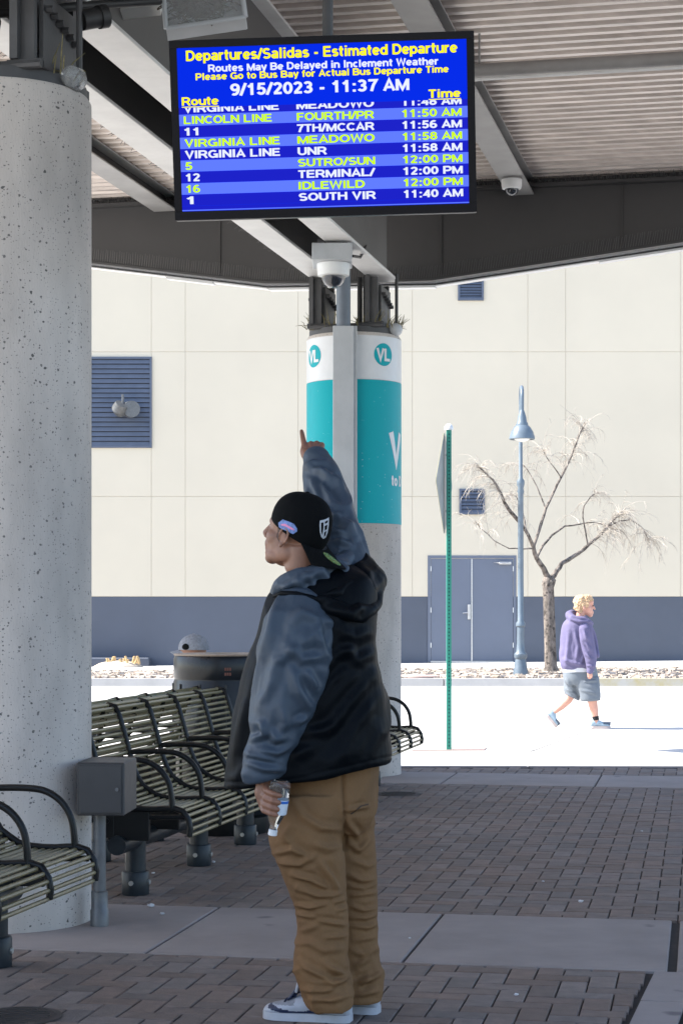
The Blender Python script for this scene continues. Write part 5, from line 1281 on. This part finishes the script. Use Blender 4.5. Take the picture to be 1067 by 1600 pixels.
for j in range(gs):
    for i in (0, gt): q = i*(gs+1)+j; fs.append((q, q+1, n1+q+1, n1+q))
b.add(vs, fs); br_ = b.build('brim', M['capblack'], cap, 50)
bvc = BVHTree.FromPolygons([v.co + mbase for v in cap.data.vertices], [tuple(q.vertices) for q in cap.data.polygons])
bvb = BVHTree.FromPolygons([v.co + mbase for v in br_.data.vertices], [tuple(q.vertices) for q in br_.data.polygons])
def decal(name, bvh, outline, m, parent, off=.0016, n=9):
    """an embroidered patch: its outline filled with a grid and laid on the cloth beneath it"""
    o = np.array(outline, float); c0 = o.mean(0); K = len(o); b = MB(); vs = []; fs = []
    for i in range(n + 1):
        for q in o: vs.append(hit(bvh, *(c0 + (q - c0) * (i / n if i else .02)), off - (.0012 if i == n else 0)))
    if any(v is None for v in vs): return None
    for i in range(n):
        for j in range(K): fs.append((i*K+j, i*K+(j+1) % K, (i+1)*K+(j+1) % K, (i+1)*K+j))
    fs.append(tuple(range(K))); b.add(vs, fs); return b.build(name, m, parent)
def c7(pts): return [(400 + x / 7.62, 740 + y / 7.62) for x, y in pts]
def dens(pts, k=4):
    out = []
    for i in range(len(pts)):
        A_, B_ = np.array(pts[i]), np.array(pts[(i+1) % len(pts)])
        for j in range(k): out.append(tuple(A_ + (B_ - A_) * j / k))
    return out
pa = decal('side_patch', bvc, dens(c7([(268,585),(320,545),(400,575),(455,600),(490,655),(490,690),(440,722),(380,690),(300,655),(272,635)])), M['patchblue'], cap)
decal('patch_stripe', bvc, dens(c7([(300,600),(350,595),(420,635),(462,662),(455,680),(410,660),(350,625),(305,618)])), M['patchpink'], cap, .0026)
sh_ = decal('shield_badge', bvc, dens(c7([(760,560),(800,552),(835,540),(868,520),(866,610),(852,700),(828,762),(800,778),(775,755),(760,690),(756,620)])), M['patchgrey'], cap)
for pts in ([(772,585),(800,578),(800,640),(785,735),(772,690)], [(815,575),(852,552),(850,580),(818,600)], [(812,625),(846,605),(840,660),(815,680)], [(808,700),(834,680),(822,735),(806,752)]):
    decal('badge_mark', bvc, dens(c7(pts)), M['capblack'], cap, .0026)
vs = []
for i in range(6):
    for k in range(24):
        t_ = 2*math.pi*k/24; f_, l_, u_ = brim(.12 + .26 * i/5 * math.cos(t_), .50 + .36 * i/5 * math.sin(t_)); vs.append(H(f_, l_, u_ + .0014))
b = MB(); b.add(vs, [(i*24+k, i*24+(k+1) % 24, (i+1)*24+(k+1) % 24, (i+1)*24+k) for i in range(5) for k in range(24)]); b.build('brim_sticker', M['sticker'], cap)
# shoes
def shoe(heel, toe, tongue, par):
    ax_ = (toe - heel); L_ = ax_.length; ax_.normalize(); sd__ = Vector((-ax_.y, ax_.x, 0))
    def at(t, s_, z): return heel + ax_ * (t * L_) + sd__ * s_ + Vector((0, 0, z))
    T_ = [0, .04, .15, .3, .45, .6, .75, .88, .96, 1.]; wd = [.018, .03, .036, .036, .036, .041, .046, .042, .030, .012]; tp_ = [.075, .088, .098, .098, .094, .080, .064, .054, .046, .034]
    b = MB(); rings = []
    for t, w, z1 in zip(T_, wd, tp_):
        z0 = .018; rr_ = []
        for k in range(24):
            a_ = 2*math.pi*k/24; c_, s_ = math.cos(a_), math.sin(a_); nar = 1 - .38 * max(0, s_) ** 1.5
            rr_.append(at(t, w * math.copysign(abs(c_)**.75, c_) * nar, (z0+z1)/2 + (z1-z0)/2 * math.copysign(abs(s_)**.8, s_)))
        rings.append(rr_)
    b.loft(rings); me = remesh(b, .0045, 2)
    hv = np.array(heel); av = np.array(ax_)
    def mf(c):
        t = (c - hv) @ av / L_; z = c[:, 2]; i = np.zeros(len(c))
        wave = .034 + .012 * np.sin(t * 7 + .6); i[(z < wave + .011) & (z > wave - .004) & (t > .1) & (t < .93)] = 2
        i[(z > .052) & (t > .62) & (t < .92)] = 1; i[(z > .066) & (t < .3) & (t > .1)] = 2
        return i
    up_ = mesh_obj(me, 'shoe', [M['shoewhite'], M['shoegrey'], M['shoenavy']], par, mf)
    b = MB(); ol = []
    for t, w in zip(T_, wd): ol.append((t, w + .004))
    pr_ = [at(t, w, 0) for t, w in ol] + [at(t, -w, 0) for t, w in ol[::-1]]
    b.loft([[p_ + Vector((0, 0, .001)) for p_ in pr_], [p_ + Vector((0, 0, .012)) for p_ in pr_], [p_ * .0 + p_ + Vector((0, 0, .027)) for p_ in pr_]]); b.build('sole', M['shoewhite'], up_, 40)
    if tongue:
        b = MB(); rings = []
        for t, z, w in ((.70, .068, .022), (.62, .098, .026), (.57, .125, .030), (.545, .150, .030), (.55, .160, .02)):
            rings.append([at(t, w*math.cos(k*math.pi/8) , z + .0) + ax_ * (.010 * math.sin(k*math.pi/8)) for k in range(16)])
        b.loft(rings); b.build('tongue', M['shoenavy'], up_, 60)
        b = MB(); b.tube([at(.60, .031, .098), at(.575, .034, .128), at(.55, .033, .158), at(.54, 0, .166), at(.55, -.033, .158)], .005, seg=8, round_ends=True); b.build('tongue_rim', M['shoewhite'], up_, 60)
        b = MB()
        for t, z in ((.74, .066), (.70, .072), (.66, .079), (.62, .086)): b.tube([at(t, .026, z - .004), at(t - .012, .012, z + .004), at(t - .02, -.02, z + .002)], .0032, seg=6)
        b.build('laces', M['shoenavy'], up_, 60)
    return up_
h1 = W(549, 1597, 6.40); h1.z = 0; t1 = W(413, 1590, 6.475); t1.z = 0
shoe(h1, t1, True, man)
h2 = W(592, 1584, 6.53); h2.z = 0; t2 = W(478, 1576, 6.62); t2.z = 0
shoe(h2, t2, False, man)
# bottle in his hand
bo = thing('water_bottle', 'clear plastic water bottle held low in the pointing man\'s left hand', 'bottle', bx[1])
Rb = ax.to_track_quat('Z', 'Y').to_matrix(); Lb = (bx[1] - bx[0]).length
def blathe(prof, name, m, par):
    b = MB(); b.lathe(prof, (0, 0, 0), seg=28); b.v = [tuple(bx[0] + Rb @ Vector(v)) for v in b.v]; return b.build(name, m, par, 40)
Lb -= .012
prof = [(.008, .004), (.026, .0), (.0325, .008)] + [(.0335 - .0017 * (k % 2), .016 + .009 * k) for k in range(11)] + [(.033, Lb - .072), (.029, Lb - .055), (.019, Lb - .028), (.0125, Lb - .016), (.0125, Lb - .004)]
sh2 = blathe(prof, 'shell', M['petbottle'], bo)
blathe([(.0125, Lb - .003), (.0148, Lb - .001), (.0148, Lb + .015), (.012, Lb + .017)], 'screw_cap', M['white'], bo)
b = MB(); b.lathe([(.0342, .058), (.0345, .059), (.0345, .106), (.0342, .107)], (0, 0, 0), seg=28, caps=False); b.v = [tuple(bx[0] + Rb @ Vector(v)) for v in b.v]; lb_ = b.build('label', M['label'], sh2, 40)
b = MB(); b.lathe([(.0349, .060), (.0349, .069)], (0, 0, 0), seg=28, caps=False); b.v = [tuple(bx[0] + Rb @ Vector(v)) for v in b.v]; b.build('label_band', M['labelblue'], sh2, 40)

# ---- walker in the road
D2 = 24.4; s2 = D2 / F
wb = W(915, 1140, D2); wb.z = -.15
wk = thing('person', 'walker in purple hoodie and grey shorts with ginger hair crossing the bright road', 'person', wb)
b = MB()
sil(b, [(893,962,917,964,D2,.09), (886,967,920,968,D2,.14), (879,976,924,976,D2,.19), (876,990,926,990,D2,.20), (875,1005,929,1005,D2,.20), (873.5,1020,931,1020,D2,.20), (873.5,1034,931,1034,D2,.195), (876,1043,930,1043,D2,.185), (878,1046,929,1046,D2,.17)], n=36)
b.tube([W(889,962,D2-.02), W(894,966,D2-.13), W(906,969,D2-.16), W(918,971,D2-.12), W(923,974,D2-.02)], [.05, .05, .045, .04, .03], seg=14, round_ends=True)
b.tube([W(889,960,D2), W(892,958,D2+.08), W(902,960,D2+.13), W(916,968,D2+.12)], [.05, .045, .04, .035], seg=14, round_ends=True)
WL = [([(897,985),(903,1010),(900,1035)],1,1), ([(888,985),(886,1015),(884,1040)],1.2,.8), ([(905,1000),(912,1020),(905,1040)],1,1), ([(880,1030),(895,1036),(915,1040)],1,1), ([(893,968),(905,971),(918,972)],.7,1.2)]
me = cloth(b, .012, [(l[0], 2.6*l[1], .02*l[2]) for l in WL], .014, 5, (1, 1, .6), 2., 3, fine=.006)
hoo = mesh_obj(me, 'hoodie', M['hoodie'], wk)
b = MB(); b.tube([W(910,972,D2-.12), W(912,984,D2-.19), W(914,1000,D2-.21), W(918,1018,D2-.22), W(921,1034,D2-.22), W(922,1044,D2-.22), W(921,1049,D2-.22)], [.055,.075,.073,.066,.056,.050,.042], seg=18, round_ends=True)
me = cloth(b, .01, [([(911,985),(917,1000)],2,.018), ([(915,1005),(922,1015)],2,.018), ([(915,1022),(924,1030)],2,.016), ([(916,1040),(927,1041)],1.6,.016)], .012, 8, (1, 1, 1), 4., 3)
mesh_obj(me, 'sleeve', M['hoodie'], hoo)
b = MB(); b.tube([W(916,974,D2+.14), W(924,995,D2+.2), W(928,1012,D2+.16), W(931,1024,D2+.02)], [.06,.065,.055,.045], seg=14, round_ends=True); me = cloth(b, .012, None, .01, 8, (1, 1, 1), 4., 3); mesh_obj(me, 'sleeve', M['hoodie'], hoo)
b = MB(); b.loft([ring(879,1043,929,1043,D2,.17), ring(878,1050,931,1049,D2,.175)]); b.build('shirt_hem', M['white_cloth'], wk, 60)
b = MB()
sil(b, [(880,1040,929,1040,D2,.15), (878,1050,932,1050,D2,.165), (879,1062,934,1062,D2,.165), (884,1070,930,1070,D2,.14)], n=36)
sil(b, [(896,1058,935,1058,D2-.07,.10), (900,1072,937,1072,D2-.08,.115), (904,1085,938,1085,D2-.08,.12), (906,1095,937,1094,D2-.08,.12)], n=30)
sil(b, [(879,1055,908,1056,D2+.08,.10), (880,1068,908,1072,D2+.08,.105), (880,1078,906,1085,D2+.08,.105), (883,1086,904,1095,D2+.08,.10)], n=30)
me = cloth(b, .012, [([(913,1065),(933,1063)],1.6,.014), ([(908,1078),(930,1084)],2,.012), ([(884,1062),(896,1078)],2,.016), ([(884,1076),(900,1086)],2,.014)], .014, 6, (1, 1, .8), 7., 3)
mesh_obj(me, 'shorts', M['shorts'], wk)
b = MB(); hc = W(912.5, 946.5, D2)
def e2(px, py, r, dd=0.): b.ball(W(px, py, D2 + dd), tuple(q * s2 for q in r), None, 16, 12)
e2(911,944,(12.5,10,13)); e2(918,953,(7.5,7.5,9)); e2(921.5,961,(4.2,4,3.4)); e2(922.5,941,(4.5,7,4)); b.tube([W(925.5,945,D2), W(928.6,951.5,D2)], [1.3*s2, 1.7*s2], seg=8, round_ends=True); e2(925.6,956.2,(2.0,3,1.1)); e2(925.2,958.4,(1.8,2.6,1)); e2(919,950,(3,2.6,3),-.06)
e2(912,950,(2.2,1.3,3.4),-.085)
b.tube([W(908,952,D2), W(905,966,D2), W(903,980,D2)], [6.5*s2, 6.8*s2, 9*s2], seg=14)
b.tube([W(903,980,D2), W(903,1060,D2)], [.13, .13], seg=14)
b.tube([W(918,1065,D2-.07), W(924,1090,D2-.08), W(926,1101,D2-.08), W(927.5,1109,D2-.08), W(930,1121,D2-.08), W(930,1130,D2-.08)], [x*s2 for x in (9.5,8.2,7.2,6.6,4.6,4.2)], seg=16, round_ends=True)
b.tube([W(898,1065,D2+.08), W(892,1084,D2+.08), W(886.5,1094,D2+.08), W(877,1103.5,D2+.08), W(865,1113,D2+.08), W(860,1120,D2+.08)], [x*s2 for x in (9.5,8,6.8,5.6,3.8,3.4)], seg=16, round_ends=True)
b.tube([W(912,980,D2-.14), W(918,1020,D2-.21), W(921.5,1046,D2-.22)], [.05,.04,.03], seg=12)
hw_ = W(921, 1048, D2 - .22)
b.ball(W(920.5,1052.5,D2-.22), (.034,.022,.045), None, 12, 8)
for k in range(4): b.tube([W(918.6+1.4*k,1054.5,D2-.215-.004*k), W(918.2+1.3*k,1058.3,D2-.23), W(919+1.1*k,1060.6-.4*abs(k-1.5),D2-.215)], [.011,.0105,.009], seg=8, round_ends=True)
b.tube([W(922.6,1051,D2-.23), W(924.6,1055,D2-.24), W(924,1058.5,D2-.24)], [.013,.011,.009], seg=8, round_ends=True)
me = remesh(b, .0085, 3, .4); wbody = mesh_obj(me, 'body', M['skinpale'], wk)
b = MB(); e2(909,942,(13.6,12,13.2)); e2(915,937,(10.5,11,7.5)); e2(902,948,(6,9,8)); e2(905,954,(5,8,4.5)); e2(917,943.5,(3.4,11.4,4)); e2(914.5,947,(2.2,11,4.0))
me = cloth(b, .008, None, .018, 16, (1, 1, 1), 5., 2, fine=.014); mesh_obj(me, 'hair', M['hairblond'], wk)
b = MB(); b.tube([W(925.6,946.6,D2-.05), W(926.5,946.4,D2-.04)], .008, seg=6); b.build('eye', M['hairdark'], wbody)
def sneaker(heel, toe, up, par):
    X_ = (toe - heel); L_ = X_.length; X_.normalize(); Z_ = (up - X_ * up.dot(X_)).normalized(); Y_ = Z_.cross(X_)
    at = lambda t, s_, z: heel + X_ * t * L_ + Y_ * s_ + Z_ * z
    T_ = [0, .06, .2, .35, .5, .7, .88, 1.]; wd = [.02, .034, .038, .038, .042, .047, .042, .014]; tp_ = [.10, .125, .135, .125, .10, .078, .062, .04]
    b = MB(); b.loft([[at(t, w*math.copysign(abs(math.cos(a_))**.8, math.cos(a_))*(1-.3*max(0, math.sin(a_))), .025 + (z1-.025)*(.5+.5*math.copysign(abs(math.sin(a_))**.8, math.sin(a_)))) for a_ in [2*math.pi*k/18 for k in range(18)]] for t, w, z1 in zip(T_, wd, tp_)])
    o = b.build('sneaker', M['sneaker'], par, 60)
    b = MB(); pr_ = [at(t, w+.004, 0) for t, w in zip(T_, wd)] + [at(t, -w-.004, 0) for t, w in list(zip(T_, wd))[::-1]]; b.loft([pr_, [p_ + Z_ * .034 for p_ in pr_]]); b.build('sole', M['sole'], o, 40)
    b = MB(); b.loft([[at(t, w*math.cos(a_)*1.03, .045 + .04*(.5+.5*math.sin(a_))) for a_ in [2*math.pi*k/14 for k in range(14)]] for t, w in ((.62, .047), (.75, .047), (.9, .042), (1.0, .02))]); b.build('toe_cap', M['shoenavy'] if False else mat('grey_blue_toe', (.08, .11, .15), .6), o, 50)
    return o
hh1, tt1 = W(921.5, 1139, D2 - .08), W(953, 1138.5, D2 - .06); hh1.z = -.149; tt1.z = -.149
sneaker(hh1, tt1, Vector((0, 0, 1)), wk)
hh2, tt2 = W(850.5, 1117, D2 + .08), W(867.5, 1143, D2 + .08); tt2.z = -.147
sneaker(hh2, tt2, Vector((.8, 0, .5)), wk)
for p_, q_ in (((929.5,1119,-.08), (930.5,1125,-.08)),):
    b = MB(); b.tube([W(p_[0], p_[1], D2 + p_[2]), W(q_[0], q_[1], D2 + q_[2])], [5.2*s2, 5.2*s2], seg=14); b.build('sock', M['sock'], wk, 60)

# ---- seated person behind the bin
D3 = 13.6; sp_ = W(345, 1150, D3); sp_.z = 0
se = thing('person', 'seated person in a pale grey cap almost hidden behind the litter bin', 'person', sp_)
hx = W(302, 1016, D3); hips = BL(D3) - A * .77 + Vector((0, 0, .53)); fwd = -A; hdv = lambda f, l, u: hx + fwd * f + E * (-l) + Vector((0, 0, u))
b = MB(); b.ball(hdv(0, 0, 0), (.095, .08, .10), None, 18, 12); b.ball(hdv(.03, 0, -.07), (.06, .06, .08), None, 16, 12); b.tube([hdv(.09, 0, -.01), hdv(.115, 0, -.045)], [.008, .013], seg=8, round_ends=True); b.ball(hdv(.065, 0, -.13), (.025, .03, .02), None, 12, 8)
neck = hdv(-.08, 0, -.2); b.tube([hdv(-.03, 0, -.06), neck], [.055, .06], seg=14, round_ends=True)
sh0 = hdv(-.10, 0, -.26); b.tube([sh0, sh0.lerp(hips, .5), hips], [.11, .13, .13], seg=16, round_ends=True)
knees = []
for s_ in (-1, 1):
    off = E * (.12 * s_); kn = hips + off + fwd * .38 + Vector((0, 0, -.02)); ft_ = kn - fwd * .12; ft_.z = .06
    b.tube([hips + off * .7, kn, ft_], [.07, .055, .04], seg=12, round_ends=True)
    el2 = hips + off * 2.1 + fwd * .2 + Vector((0, 0, .2)); hn = kn + Vector((0, 0, .08)) - fwd * .08 - off * .3
    b.tube([sh0 + off * 1.5, el2, hn], [.05, .04, .028], seg=12, round_ends=True)
    for k in range(4): b.tube([hn + off * (.2 * (k - 1.5)) , hn + off * (.22 * (k - 1.5)) + fwd * .05, hn + off * (.22 * (k - 1.5)) + fwd * .08 + Vector((0, 0, -.02))], [.011, .010, .008], seg=8, round_ends=True)
    b.tube([hn, hn - off * .4 + fwd * .03, hn - off * .5 + fwd * .06], [.014, .011, .009], seg=8, round_ends=True); knees.append((kn, ft_, el2, hn, off))
me = remesh(b, .007, 3); sbody = mesh_obj(me, 'body', M['skin'], se)
b = MB(); b.tube([neck + Vector((0, 0, -.02)), sh0, sh0.lerp(hips, .5), hips + Vector((0, 0, .03))], [.075, .15, .165, .16], seg=20, round_ends=True)
for kn, ft_, el2, hn, off in knees: b.tube([sh0 + off * 1.4, el2, el2.lerp(hn, .85)], [.075, .062, .048], seg=14, round_ends=True)
me = cloth(b, .011, None, .014, 7, (1, 1, 1), 3., 3); mesh_obj(me, 'sweatshirt', M['greybox'], se)
b = MB(); b.ball(hips, (.17, .17, .12), None, 16, 10)
for kn, ft_, el2, hn, off in knees: b.tube([hips + off * .7, kn, ft_ + Vector((0, 0, .03))], [.095, .08, .065], seg=14, round_ends=True)
me = cloth(b, .011, None, .012, 7, (1, 1, 1), 6., 3); mesh_obj(me, 'trousers', M['shoenavy'], se)
for kn, ft_, el2, hn, off in knees:
    g0 = Vector((ft_.x, ft_.y, 0.002)); sneaker(g0 - fwd * .07, g0 + fwd * .20, Vector((0, 0, 1)), se)
b = MB(); rings = []
for i in range(1, 11):
    th = math.pi * .52 * i / 10; rings.append([hdv(-.005 + .112 * math.sin(th) * math.cos(2*math.pi*j/36), .093 * math.sin(th) * math.sin(2*math.pi*j/36), .01 + .105 * math.cos(th)) for j in range(36)])
b.loft(rings); b.ball(hdv(-.005, 0, .115), (.01, .01, .006), None, 10, 6); sc3 = b.build('cap', M['capgrey'], se, 60)
b = MB(); rings = []
for i in range(7):
    t = i / 6; rings.append([hdv(.085 + .085 * t * math.sqrt(max(.05, 1 - .7*s_*s_)) - .03*s_*s_, .07 * s_, .008 - .018*t - .02*s_*s_ + dn) for s_, dn in [(-1+q/6, 0) for q in range(13)] + [(1-q/6, -.005) for q in range(13)]])
b.loft(rings); b.build('brim', M['capgrey'], sc3, 60)
bvs = BVHTree.FromPolygons([v.co + sp_ for v in sc3.data.vertices], [tuple(q.vertices) for q in sc3.data.polygons])
decal('cap_emblem', bvs, [(290.5 + 5.5*math.cos(k*.524), 1011.5 + (6 if math.sin(k*.524) < 0 else 4.0) * math.sin(k*.524)) for k in range(12)], M['capblack'], sc3, .003, 5)
